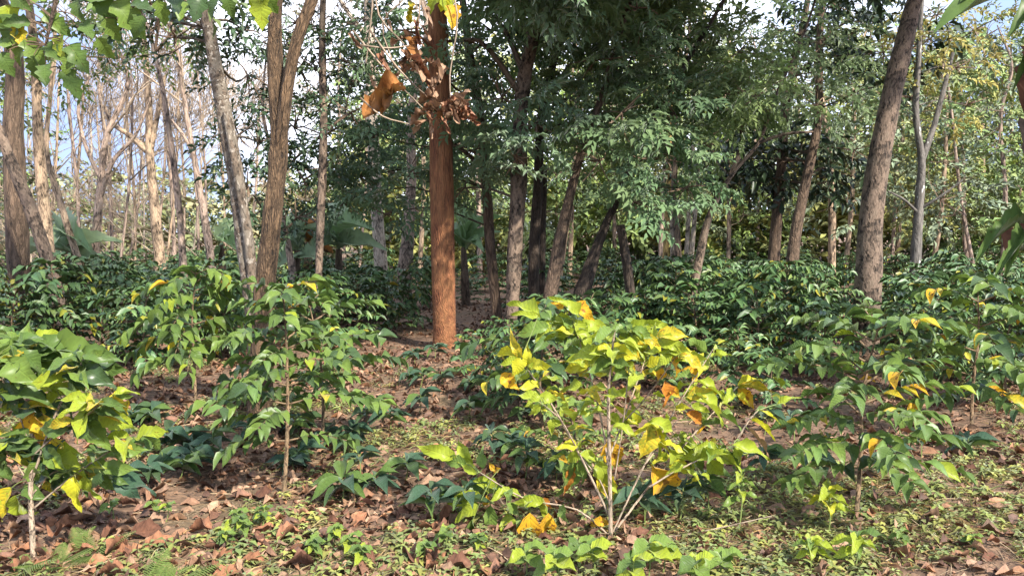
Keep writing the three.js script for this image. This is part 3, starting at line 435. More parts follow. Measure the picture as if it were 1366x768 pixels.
for (const [x, y, w, d, x2, y2, bk] of [[150, 355, 7, 19, 132, 120, 'pink'], [180, 352, 6, 21, 168, 150, 'tan'], [232, 350, 8, 20, 216, 130, 'pink'], [265, 352, 6, 22, 250, 160, 'pink'], [105, 360, 7, 18, 92, 150, 'pink'], [170, 358, 5, 20, 190, 190, 'twig'], [300, 350, 5, 22, 288, 150, 'tan'], [140, 350, 5, 25, 146, 170, 'pink'], [205, 352, 5, 26, 222, 140, 'pink'], [85, 350, 6, 24, 110, 130, 'tan'], [245, 350, 5, 27, 236, 120, 'pink'], [60, 352, 6, 20, 78, 110, 'tan'], [120, 352, 5, 23, 116, 90, 'pale'], [160, 352, 5, 17, 176, 130, 'pink'], [192, 352, 4, 24, 180, 90, 'pale'], [222, 352, 5, 18, 238, 110, 'tan'], [256, 352, 4, 25, 272, 100, 'pale'], [276, 352, 5, 19, 262, 90, 'pink'], [312, 350, 4, 26, 304, 120, 'pale'], [40, 352, 5, 25, 34, 120, 'pale'], [134, 352, 4, 28, 128, 150, 'tan'], [176, 352, 4, 30, 160, 110, 'pale'], [330, 350, 5, 22, 345, 140, 'pink'], [370, 350, 5, 24, 362, 150, 'pale'], [480, 352, 5, 20, 488, 150, 'pink'], [520, 352, 5, 24, 512, 160, 'pale']]) {
  const o = tree({ name: 'bare_tree', label: 'thin leafless pinkish tree far behind in the bright clearing', group: 'thin leafless trees in the bright clearing', d, pts: [[x, y, w * 0.8], [(x + x2) / 2 + 4, (y + y2) / 2, w * 0.66], [x2, y2, w * 0.45]], top: 5 + (d - 18) * 0.15, bark: B[bk] === B.twig ? 'pink' : bk, seed: x });
  for (let k = 0; k < 3; k++) bareCrown(o.t, o.P[2 + Math.min(1, k)].clone().lerp(o.P[3], k * 0.3), V((k - 1) * 0.9, 0.8, 0.1), 1.3, 0.018, B.twigPale, x + k * 31, 6, 0.7);
}

// ---------------------------------------------------------------- trees farther back, with leaves
{
  const r = rng(77);
  const back = [ // x, trunk base y, width, d, top x, crown clumps centre y, colour, how dense
    [880, 372, 8, 20, 892, 'pale'], [972, 366, 7, 19, 969, 'fresh'], [1190, 362, 6, 20, 1200, 'yellow'], [1196, 362, 8, 22, 1205, 'yellow'], [1245, 362, 8, 18, 1263, 'olive'], [1290, 360, 8, 20, 1284, 'grey'],
    [1310, 358, 7, 24, 1312, 'yellow'], [1338, 360, 8, 19, 1336, 'olive'], [1110, 362, 12, 17, 1100, 'grey'], [1128, 362, 8, 19, 1140, 'pale'], [1010, 360, 6, 24, 1006, 'pale'], [748, 366, 7, 15, 770, 'fresh'], [1300, 362, 6, 17, 1270, 'grey'],
    [640, 362, 9, 19, 636, 'pale'], [760, 362, 8, 21, 768, 'olive'], [820, 362, 7, 23, 815, 'pale'], [560, 362, 8, 20, 566, 'olive'], [460, 362, 8, 22, 452, 'olive'], [690, 360, 6, 26, 700, 'yellow'],
    [910, 360, 7, 26, 902, 'yellow'], [1060, 360, 6, 27, 1066, 'yellow'], [1160, 360, 6, 27, 1150, 'yellow'], [1230, 358, 6, 28, 1240, 'yellow'], [1350, 360, 7, 28, 1350, 'yellow'], [20, 360, 8, 22, 10, 'fresh'],
  ];
  for (const [x, y, w, d, tx, c] of back) {
    const cl = [], n = 6 + Math.floor(r() * 3); for (let i = 0; i < n; i++) cl.push([tx + jit(r, 50 * 20 / d + 10), lerp(40, 290, (i + r()) / n) - (d > 24 ? -10 : 0), 30 + r() * 26 * 20 / d, jit(r, 1.2), 0.75]);
    const word = { pale: 'pale green', fresh: 'fresh green', yellow: 'yellow-green', olive: 'olive green', grey: 'greyish green' }[c];
    tree({ name: 'woodland_tree', label: `thin-trunked ${word} tree in the sunny wood beyond the coffee`, group: `${word} trees beyond the coffee`, d, pts: [[x, y, w], [lerp(x, tx, 0.5) + jit(r, 5), lerp(y, 160, 0.5), w * 0.85], [tx, 150, w * 0.6]], top: d * 0.34, bark: r() < 0.5 ? 'tan' : 'pink', seed: x + 3000, clumps: cl, leaf: 'far', col: G[c], dens: 34, perTwig: 5, leafOpt: { scale: 0.9, spread: 0.35, warm: 0.18, mat: M.matt } });
  }
  // pale bamboo poles
  for (const [x, y0, w, d, x2, y2] of [[887, 372, 9, 15, 892, 250], [898, 372, 7, 15.2, 896, 240], [914, 372, 7, 15, 922, 240], [920, 374, 7, 14.6, 932, 230], [906, 372, 11, 14.4, 900, 235]])
    tree({ name: 'pole_tree', label: 'smooth pale upright pole-like stem in the cluster behind the arching trunk', group: 'pale pole-like stems behind the arching trunk', category: 'tree stem', d, pts: [[x, y0, w], [(x + x2) / 2, (y0 + y2) / 2, w], [x2, y2, w * 0.85], [x2 + 4, 120, w * 0.7]], top: 6, bark: x === 906 ? 'flake' : x === 887 ? 'bamboo' : 'pale', seed: x, bumpy: 0.02 });
}
{ // the closed edge of the wood
  const r = rng(5), lists = [[], []], cols = [G.yellow, G.pale, G.olive, G.fresh, G.yellow, G.grey];
  for (let i = 0; i < 300; i++) {
    const a = jit(r, 0.78), d = i % 2 ? 22 + r() * 12 : 28 + r() * 15, left = a < -0.2 && a > -0.62, h = left ? 0.6 + r() * 1.9 : i % 2 ? 0.8 + r() * 2.4 : 2 + r() * 7.5, c = V(Math.tan(a) * d, h, -d), R = 1.2 + r() * 1.1, col = left ? [[0.24, 0.28, 0.11], G.pale, G.grey, [0.31, 0.30, 0.16]][Math.floor(r() * 4)] : cols[Math.floor(r() * 6)];
    for (let k = 0; k < (left ? 13 : 34); k++) { const q = V(jit(r, 1), jit(r, 1), jit(r, 1)).normalize().multiplyScalar(R * (0.5 + 0.5 * r())).add(c); if (q.y < 0.2) q.y = 0.2 + r(); const s = 1.5 + r() * 0.9; lists[k & 1].push([basis(q, V(jit(r, 1), jit(r, 0.5), jit(r, 1)), V(jit(r, 0.5), 1, jit(r, 0.5)), s, s), tone(col, r, 0.4, 0.2)]); }
  }
  lists.forEach((l, i) => copies(null, 'distant_woodland', SPRAY.far[i], M.matt, l));
}

// ---------------------------------------------------------------- coffee and other undergrowth
// plan of a coffee plant: stems and leaf places, standing at the origin
function coffeePlan(h, seed, { spread = 0.5, leaf = 0.14, dens = 1, droop = 0.6, from = 0.22 } = {}) {
  const r = rng(seed), stems = [], leaves = [], lean = V(jit(r, 0.1), 0, jit(r, 0.1)), axis = (t) => V(lean.x * t * t * h + 0.02 * Math.sin(t * 5 + seed), t * h, lean.z * t * t * h + 0.02 * Math.cos(t * 4 + seed));
  stems.push([[axis(0).setY(-0.03), axis(0.3), axis(0.65), axis(1)], [0.013 * Math.sqrt(h), 0.011 * Math.sqrt(h), 0.008, 0.004]]);
  const nodes = Math.max(5, Math.round(h / 0.085 * dens));
  for (let i = 0; i < nodes; i++) {
    const t = lerp(from, 0.98, i / (nodes - 1)), o = axis(t), yaw = i * 1.57 + jit(r, 0.35), prof2 = Math.sin(Math.PI * lerp(0.28, 0.9, (t - from) / (1 - from))), len = h * spread * (0.45 + 0.6 * prof2) * (0.8 + r() * 0.4);
    for (const s of [0, Math.PI]) {
      if (r() < 0.08) continue;
      const a = yaw + s + jit(r, 0.3), rise = lerp(0.25, 0.75, t), dir = V(Math.cos(a), rise, Math.sin(a)).normalize(), B2 = (u) => o.clone().addScaledVector(dir, len * u).add(V(0, -droop * 0.55 * len * u * u, 0));
      stems.push([[o, B2(0.5), B2(1)], [0.006, 0.0045, 0.0022]]);
      const pairs = Math.max(2, Math.round(len / (leaf * 0.5)));
      for (let k = 0; k < pairs; k++) {
        const u = lerp(0.22, 1, k / (pairs - 1)), q = B2(u), along = B2(Math.min(1, u + 0.05)).sub(B2(u - 0.05)).normalize();
        for (const sd of [-1, 1]) {
          const side = V(0, 0, 0).crossVectors(along, V(0, 1, 0)).normalize().multiplyScalar(sd), d = along.clone().multiplyScalar(0.55 + 0.5 * u).add(side).add(V(0, -droop * (0.1 + r() * 0.75) + 0.2, 0)).normalize();
          leaves.push({ q, d, n: V(side.x * -0.2 + jit(r, 0.55), 1, side.z * -0.2 + jit(r, 0.55)), l: leaf * (0.65 + r() * 0.5), w: 0.36 + r() * 0.1, v: r(), t, k: r() });
        }
      }
    }
  }
  const top = axis(1); for (let k = 0; k < 6; k++) { const a = k * 1.05 + r(); leaves.push({ q: top, d: V(Math.cos(a), 0.75 - 0.2 * (k % 3), Math.sin(a)).normalize(), n: V(-Math.cos(a) * 0.6, 1, -Math.sin(a) * 0.6), l: leaf * (0.6 + r() * 0.3), w: 0.42, v: r(), t: 1, k: r() }); }
  return { stems, leaves };
}
const UPV = V(0, 1, 0);
function planStems(plan) { return mergeGeometries(plan.stems.map(([p, r]) => tube(p, r, 5, { vLen: 0.3, uLen: 0.1 }))); }
// far coffee shrubs: one foliage mesh each, five models
const coffeeModels = [];
for (let k = 0; k < 6; k++) {
  const plan = coffeePlan([0.98, 1.1, 0.85, 1.05, 0.62, 0.92][k], 200 + k, { spread: [0.6, 0.52, 0.68, 0.56, 0.75, 0.62][k], leaf: [0.15, 0.17, 0.16, 0.145, 0.14, 0.165][k], dens: 1.3, from: 0.16, droop: [0.6, 0.9, 0.5, 1.0, 0.5, 0.7][k] }), r = rng(k + 41), m = new Merge(), m4 = new THREE.Matrix4();
  for (const f of plan.leaves) { const y = f.v < 0.05 ? [0.26, 0.27, 0.03] : f.v < 0.12 ? [0.13, 0.205, 0.065] : f.k < 0.35 ? [0.105, 0.19, 0.06] : [0.072, 0.145, 0.055]; m.add(L.coffeeLow[f.k < 0.5 ? 0 : 1], basis(f.q, f.d, f.n, f.l, f.l * f.w, m4), tone(y, r, 0.28, 0.2)); }
  coffeeModels.push({ stem: planStems(plan), foliage: m.build() });
}
function coffeeShrub(k, x, z, turn, s, label, group) {
  const g = thing('coffee_shrub', label, 'shrub', V(x, groundY(x, z), z), group), mdl = coffeeModels[k];
  const a = new THREE.Mesh(mdl.stem, B.stem), b = new THREE.Mesh(mdl.foliage, M.veined); a.name = 'stem'; b.name = 'foliage'; b.userData.kind = 'stuff';
  for (const q of [a, b]) { q.castShadow = q.receiveShadow = true; g.add(q); }
  g.rotation.y = turn; g.scale.setScalar(s); return g;
}
{
  const r = rng(99), near = [ // px, py of the foot, model, size
    [18, 478, 0, 1.0], [75, 470, 1, 1.0], [135, 474, 2, 1.05], [192, 492, 5, 1.0], [60, 440, 3, 1.05], [110, 440, 0, 1.1], [165, 438, 1, 1.0], [225, 452, 2, 1.1], [290, 470, 3, 0.95], [300, 440, 5, 1.0], [262, 432, 0, 1.05], [20, 436, 5, 1.1],
    [402, 450, 1, 0.95], [440, 462, 5, 0.9], [478, 452, 2, 0.95], [515, 444, 0, 0.85], [545, 436, 3, 0.9], [460, 432, 0, 0.95], [500, 425, 1, 0.9],
    [690, 545, 3, 0.78], [735, 520, 0, 0.82], [640, 505, 4, 0.85], [668, 480, 4, 0.9], [790, 500, 2, 0.9], [850, 478, 5, 0.8], [880, 520, 2, 0.85], [760, 455, 4, 0.9], [720, 440, 0, 0.8], [815, 447, 1, 0.85], [860, 438, 3, 0.9],
    [920, 460, 0, 0.85], [965, 478, 2, 0.95], [1010, 490, 5, 0.95], [1045, 468, 3, 0.95], [1000, 445, 1, 1.0], [1075, 500, 2, 1.0], [950, 440, 5, 0.95], [1100, 470, 0, 1.0], [1085, 440, 3, 1.05], [1200, 490, 2, 1.0], [1245, 505, 0, 1.0], [1292, 515, 3, 0.92], [1340, 535, 5, 1.1], [1360, 500, 1, 1.0], [1225, 460, 1, 0.95], [1275, 470, 5, 0.95], [1325, 478, 2, 1.0], [1180, 450, 5, 1.0], [1300, 445, 0, 1.0], [1250, 440, 2, 0.95], [1350, 448, 3, 1.0], [1030, 545, 4, 0.9], [985, 530, 4, 0.9],
  ];
  for (const [px, py, k, s] of near) { const q = onGround(px, py); coffeeShrub(k, q.x, q.z, r() * 6.28, s * (0.72 + r() * 0.32), `${['bushy', 'tall', 'broad', 'leafy', 'low', 'upright'][k]} dark coffee shrub ${beside(q)}`, 'dark coffee shrubs between the trunks'); }
  for (let i = 0; i < 30; i++) { const d = 8.2 + r() * 4, right = i % 3 > 0, x = right ? lerp(0.16, 0.70, r()) * d : -lerp(0.38, 0.70, r()) * d, q = V(x, 0, -d); coffeeShrub(Math.floor(r() * 6), x, -d, r() * 6.28, 0.62 + r() * 0.36, `dark leafy coffee shrub ${beside(q)}`, 'dark coffee shrubs between the trunks'); }
  for (let i = 0; i < 190; i++) {
    const d = 11.5 + Math.pow(r(), 0.9) * 12, x = jit(r, 0.74) * d; if (Math.abs(x + 1.0) < 1.1 && d < 13) continue;
    coffeeShrub(Math.floor(r() * 6), x, -d, r() * 6.28, 0.5 + r() * 0.4, 'coffee shrub in the dense far rows under the wood', 'coffee shrubs in the far rows');
  }
}
// near coffee plants: every leaf a part
function coffeePlant(label, px, py, h, seed, pick, o = {}) {
  const q0 = onGround(px, py), plan = coffeePlan(h, seed, o), t = thing('coffee_plant', label, 'shrub', q0), m4 = new THREE.Matrix4();
  const st = planStems(plan); st.translate(q0.x, q0.y, q0.z); part(t, 'stem', st, B.stem);
  const ls = plan.leaves.slice().sort((a, b) => (a.k * 7.13 % 1) - (b.k * 7.13 % 1)), rest = new Merge(), rr = rng(seed + 9);
  for (let i = 0; i < ls.length; i++) { const f = ls[i]; if (i >= 298) { rest.add(L.coffeeLow[i & 1], basis(f.q.clone().add(q0), f.d, f.n, f.l, f.l * f.w, m4), tone([0.10, 0.175, 0.045], rr, 0.3, 0.2)); continue; } leafPart(t, 'leaf', L.coffee[Math.floor(f.v * 3) % 3], pick(f), basis(f.q.clone().add(q0), f.d, f.n, f.l * 1.06, f.l * f.w * 1.22, m4)); }
  if (rest.i.length) part(t, 'foliage', rest.build(), M.veined, 'stuff');
  return t;
}
const mixed = (old) => (f) => f.v < old ? (f.k < 0.4 ? M.lime : f.k < 0.75 ? M.turning : M.gold) : f.k < 0.42 ? M.mid : f.k < 0.82 ? M.green : M.deep;
coffeePlant('bushy young coffee plant with bare foot in front of the forked ochre tree', 382, 656, 1.18, 301, mixed(0.08), { spread: 0.37, leaf: 0.115, from: 0.26, droop: 0.7, dens: 1.25 });
coffeePlant('coffee plant with lime side sprays and yellowing lower leaves on open ground', 1138, 690, 0.98, 302, mixed(0.08), { spread: 0.5, leaf: 0.12, from: 0.26, droop: 0.65, dens: 1.25 });
coffeePlant('drooping coffee plant with yellow-green hanging leaves before the dark shrubs', 258, 540, 1.15, 303, mixed(0.08), { spread: 0.48, leaf: 0.15, from: 0.35, droop: 1.1, dens: 0.8 });
coffeePlant('coffee plant with bluish glossy leaves behind the yellow-leaved sapling', 722, 575, 0.86, 304, (f) => f.k < 0.5 ? M.deep : f.k < 0.85 ? M.green : f.v < 0.3 ? M.turning : M.mid, { spread: 0.6, leaf: 0.145, from: 0.25, droop: 0.7, dens: 0.8 });
coffeePlant('full coffee plant with dark drooping leaves on the open ground by the shaggy palm', 1300, 575, 1.05, 305, mixed(0.08), { spread: 0.55, leaf: 0.15, from: 0.22, droop: 0.8, dens: 0.8 });
coffeePlant('low coffee plant with pale serrated leaves close under the yellow sapling', 765, 640, 0.42, 306, (f) => f.k < 0.6 ? M.mid : f.v < 0.2 ? M.gold : M.lime, { spread: 0.7, leaf: 0.085, from: 0.2, droop: 0.4, dens: 1.3 });
coffeePlant('coffee plant with light leaf whorls at its tips beside the bushy young plant', 432, 600, 1.0, 307, (f) => f.k < 0.3 ? M.mid : f.k < 0.5 ? M.deep : M.green, { spread: 0.5, leaf: 0.14, from: 0.35, droop: 0.6, dens: 0.7 });

// ---------------------------------------------------------------- saplings laid out leaf by leaf: [x, y of the stalk, x, y of the tip, material, width]
function sapling(o) {
  const q0 = onGround(...o.foot), d = depthOf(q0), r = rng(o.seed), t = thing(o.name ?? 'sapling', o.label, o.category ?? 'sapling', q0), br = [], curves = [];
  for (const [pts, w] of o.stems) {
    const dz = jit(r, o.deep ?? 0.25), W = pts.map(([x, y], i) => (i === 0 && y > o.foot[1] - 20) ? q0.clone() : at(x, y, d + dz * (i / (pts.length - 1)))); if (W[0] === undefined) continue;
    const a = w[0] * d / F / 2 * 0.7, b = w[1] * d / F / 2 * 0.7; part(t, 'stem', tube(W, [a, lerp(a, b, 0.4), b], 6, { vLen: 0.3, uLen: 0.1 }), o.bark ?? B.stem);
    const c = new THREE.CatmullRomCurve3(W); if (pts[pts.length - 1][1] < o.foot[1] - 60) curves.push(c); for (let i = 0; i <= 24; i++) br.push(c.getPoint(i / 24));
  }
  const near = (p) => { let b = br[0], m = 1e9; for (const q of br) { const dx = (q.x - p.x), dy = q.y - p.y, e = dx * dx + dy * dy; if (e < m) { m = e; b = q; } } return b; }, pet = [];
  for (const [x, y, tx, ty, mt, wd = 0.46, hang] of o.leaves) {
    const p0 = at(x, y, d), nb = near(p0), dd = depthOf(nb) + jit(r, 0.04), p = at(x, y, dd), tip = at(tx, ty, dd), dir = tip.clone().sub(p), l2 = dir.length(), away = jit(r, 0.45) * l2; dir.z += away;
    const n = V(jit(r, 0.5), 0.6 + r() * 0.3, 0.7 + r() * 0.5); if (hang || Math.abs(dir.y) > l2 * 0.75) n.set(jit(r, 0.5), 0.25, 1);
    const len = dir.length();
    leafPart(t, 'leaf', (o.shapes ?? L.broad)[Math.floor(r() * (o.shapes ?? L.broad).length)], M[mt], basis(p, dir, n, len * 1.1, len * wd * 1.08));
    if (nb.distanceTo(p) < 0.5) pet.push(tube([nb, nb.clone().lerp(p, 0.6).add(V(0, 0.004, 0)), p.clone().addScaledVector(dir, 0.04)], [0.0028, 0.0022, 0.0018], 4));
  }
  let room = 295 - o.leaves.length;
  for (const c of curves) for (let k = 0; k < (o.extra ?? 0) && room > 0; k++, room--) {
    const u = lerp(o.bare ?? 0.5, 1, Math.pow((k + 0.5) / o.extra, 0.6)), p = c.getPoint(u), tn = c.getTangent(u), a = k * 2.4 + r(), dir = V(Math.cos(a), 0.15 + jit(r, 0.5), Math.sin(a)).addScaledVector(tn, 0.35), l = (o.len ?? 0.13) * (0.65 + r() * 0.5), e = p.clone().addScaledVector(dir.normalize(), 0.02), low = clamp(p.y / (o.high ?? 1), 0, 1);
    dir.y -= r() * 0.5 * (1 - low * 0.6);
    leafPart(t, 'leaf', L.broad[Math.floor(r() * 5)], M[o.mats[Math.floor(r() * o.mats.length)]], basis(e, dir, V(jit(r, 0.6), 0.7, 0.4 + jit(r, 0.5)), l, l * (0.32 + r() * 0.14)));
    pet.push(tube([p, p.clone().lerp(e, 0.5), e.clone().addScaledVector(dir, l * 0.03)], [0.0026, 0.0022, 0.0018], 3));
  }
  if (pet.length) part(t, 'leaf_stalks', mergeGeometries(pet), o.stalk ?? B.greenStem, 'stuff');
  return t;
}
{
  const fill = [], r = rng(3);   // further leaves round the same branch ends
  const whorl = (x, y, n, len, mats, up = 0) => { for (let k = 0; k < n; k++) { const a = k / n * 6.28 + jit(r, 0.5), l = len * (0.7 + r() * 0.5), bx = x + jit(r, 10), by = y + jit(r, 7); fill.push([bx, by, bx + Math.cos(a) * l, by + Math.sin(a) * l * 0.55 - up + 4, mats[Math.floor(r() * mats.length)], 0.4 + r() * 0.12]); } };
  whorl(772, 440, 8, 36, ['lime', 'lime', 'mid', 'lime']); whorl(800, 470, 6, 36, ['lime', 'lemon', 'lime']); whorl(845, 445, 10, 38, ['lime', 'lime', 'lime', 'mid'], 4); whorl(868, 455, 8, 36, ['lime', 'turning', 'lime', 'lemon']); whorl(735, 432, 5, 34, ['mid', 'lime']);
  whorl(820, 480, 6, 30, ['mid', 'lime', 'lime']); whorl(715, 535, 6, 30, ['lime', 'lime', 'mid']); whorl(905, 470, 6, 32, ['lime', 'lemon', 'turning']); whorl(930, 600, 6, 30, ['lime', 'lime']); whorl(985, 600, 6, 28, ['lime', 'lime', 'mid']); whorl(785, 520, 4, 28, ['lime', 'lime']); whorl(745, 560, 4, 30, ['lime', 'lime']); whorl(775, 600, 5, 34, ['lime', 'lime', 'lemon']);
  sapling({ name: 'sapling', label: 'many-stemmed sapling with bright yellow-green leaves and pale bare stems', foot: [815, 716], seed: 71, deep: 0.3, extra: 16, bare: 0.38, len: 0.15, mats: ['lime', 'mid', 'lemon', 'mid', 'lime', 'turning', 'lime'], bark: B.twigPale, stems: [
    [[[815, 716], [813, 600], [812, 520], [820, 440]], [9, 4]], [[[814, 650], [806, 580], [790, 510], [768, 440]], [5, 3]], [[[814, 690], [775, 610], [730, 530], [694, 480]], [5, 2.5]], [[[813, 610], [832, 560], [850, 510], [868, 460]], [4, 2]], [[[818, 716], [860, 620], [905, 540], [952, 465]], [4, 2]],
    [[[818, 716], [865, 650], [925, 580], [985, 515]], [5, 2.5]], [[[866, 650], [895, 632], [935, 612], [960, 600]], [4, 2]], [[[812, 716], [770, 680], [700, 665], [640, 630]], [4, 2.5]], [[[835, 560], [862, 530], [885, 500], [905, 470]], [3, 2]], [[[860, 620], [875, 600], [888, 580], [905, 560]], [3, 2]], [[[776, 612], [765, 590], [748, 560], [725, 540]], [3.5, 2]], [[[813, 670], [800, 640], [780, 615], [768, 600]], [3, 2]], [[[985, 585], [1000, 560], [1011, 548]], [4, 2.5]], [[[820, 640], [832, 560], [838, 500], [845, 450]], [3, 1.5]], [[[818, 715], [900, 715], [960, 704], [1030, 688]], [3.5, 2]],
  ], leaves: [
    [772, 423, 741, 390, 'lime', 0.34], [764, 404, 791, 424, 'gold', 0.5], [752, 412, 736, 402, 'gold', 0.5], [720, 422, 676, 396, 'lime', 0.32], [722, 424, 684, 413, 'lime', 0.36], [765, 426, 718, 430, 'lime', 0.24], [766, 427, 785, 458, 'lime', 0.46, 1], [731, 437, 690, 435, 'mid', 0.42], [764, 455, 728, 453, 'mid', 0.34],
    [787, 486, 748, 488, 'lemon', 0.5], [796, 487, 828, 508, 'lime', 0.34], [826, 478, 827, 510, 'mid', 0.44, 1], [850, 498, 858, 523, 'mid', 0.6, 1], [694, 478, 680, 442, 'turning', 0.3], [694, 478, 656, 466, 'lemon', 0.32], [694, 478, 685, 502, 'lemon', 0.6, 1], [705, 488, 702, 458, 'lemon', 0.4], [705, 486, 727, 494, 'lime', 0.36], [668, 500, 691, 516, 'gold', 0.6],
    [726, 534, 682, 527, 'lime', 0.36], [717, 544, 740, 549, 'lemon', 0.3], [835, 440, 878, 427, 'lime', 0.3], [838, 446, 886, 441, 'lime', 0.3], [842, 452, 890, 455, 'turning', 0.36], [833, 455, 852, 474, 'lime', 0.46], [868, 480, 884, 514, 'mid', 0.46, 1], [852, 566, 824, 540, 'lemon', 0.4], [852, 568, 812, 560, 'lime', 0.36], [852, 566, 842, 536, 'lime', 0.36],
    [864, 432, 896, 438, 'lime', 0.3], [868, 446, 893, 457, 'lemon', 0.36], [881, 478, 940, 475, 'lime', 0.22], [886, 470, 930, 463, 'lemon', 0.3], [910, 492, 942, 511, 'gold', 0.4], [892, 478, 917, 500, 'gold', 0.46], [884, 490, 880, 512, 'gold', 0.6], [886, 508, 892, 540, 'orange', 0.5, 1], [892, 515, 908, 530, 'gold', 0.5], [920, 538, 928, 506, 'lime', 0.5], [928, 526, 970, 549, 'lime', 0.36], [932, 522, 966, 521, 'lime', 0.36], [922, 540, 946, 548, 'lime', 0.36], [916, 550, 944, 566, 'orange', 0.5], [938, 562, 930, 578, 'gold', 0.3],
    [984, 515, 1018, 498, 'lemon', 0.34], [985, 517, 1034, 515, 'turning', 0.26], [985, 516, 1011, 549, 'gold', 0.38, 1], [1033, 503, 1054, 522, 'lime', 0.34], [1037, 540, 1062, 523, 'lime', 0.3], [1013, 547, 1045, 557, 'lemon', 0.16], [1003, 560, 1034, 577, 'lemon', 0.14], [998, 573, 1030, 597, 'dryPale', 0.2],
    [866, 562, 908, 577, 'lime', 0.36], [866, 566, 888, 604, 'lime', 0.5, 1], [868, 568, 856, 611, 'turning', 0.56, 1], [867, 568, 889, 598, 'lemon', 0.46, 1], [895, 599, 915, 630, 'lime', 0.56, 1], [898, 595, 938, 610, 'lime', 0.4], [909, 592, 944, 592, 'lime', 0.34], [890, 604, 876, 620, 'lime', 0.5], [945, 612, 967, 637, 'lime', 0.66, 1], [951, 602, 978, 616, 'lime', 0.5], [977, 594, 1026, 600, 'lime', 0.34], [980, 596, 992, 615, 'lime', 0.6], [930, 632, 924, 652, 'lemon', 0.5], [935, 633, 952, 640, 'lime', 0.4],
    [872, 622, 911, 676, 'gold', 0.56, 1], [812, 588, 826, 632, 'gold', 0.6, 1], [772, 614, 788, 640, 'mid', 0.8, 1], [797, 614, 818, 652, 'lime', 0.46, 1], [799, 626, 821, 674, 'turning', 0.5, 1], [767, 615, 755, 660, 'mid', 0.5, 1], [764, 620, 752, 656, 'orange', 0.3, 1], [800, 697, 783, 700, 'gold', 0.6], [792, 694, 814, 698, 'gold', 0.5],
    [605, 612, 566, 585, 'lime', 0.36], [630, 620, 606, 588, 'lime', 0.46], [645, 625, 638, 596, 'mid', 0.46], [622, 618, 585, 612, 'mid', 0.42], [636, 632, 612, 616, 'lime', 0.5], [660, 628, 652, 617, 'gold', 0.5], [668, 625, 657, 632, 'gold', 0.5], [632, 640, 672, 660, 'lime', 0.42], [642, 664, 594, 660, 'lime', 0.36], [640, 672, 606, 690, 'lime', 0.6], [631, 692, 630, 726, 'mid', 0.3, 1], [654, 674, 655, 716, 'mid', 0.4, 1], [678, 684, 677, 736, 'lime', 0.42, 1], [675, 672, 703, 690, 'mid', 0.42], [707, 684, 708, 746, 'gold', 0.46, 1], [731, 684, 729, 734, 'gold', 0.42, 1], [650, 660, 645, 680, 'gold', 0.4], [672, 648, 680, 668, 'gold', 0.4], [724, 664, 735, 676, 'orange', 0.5],
    ...fill] });
}
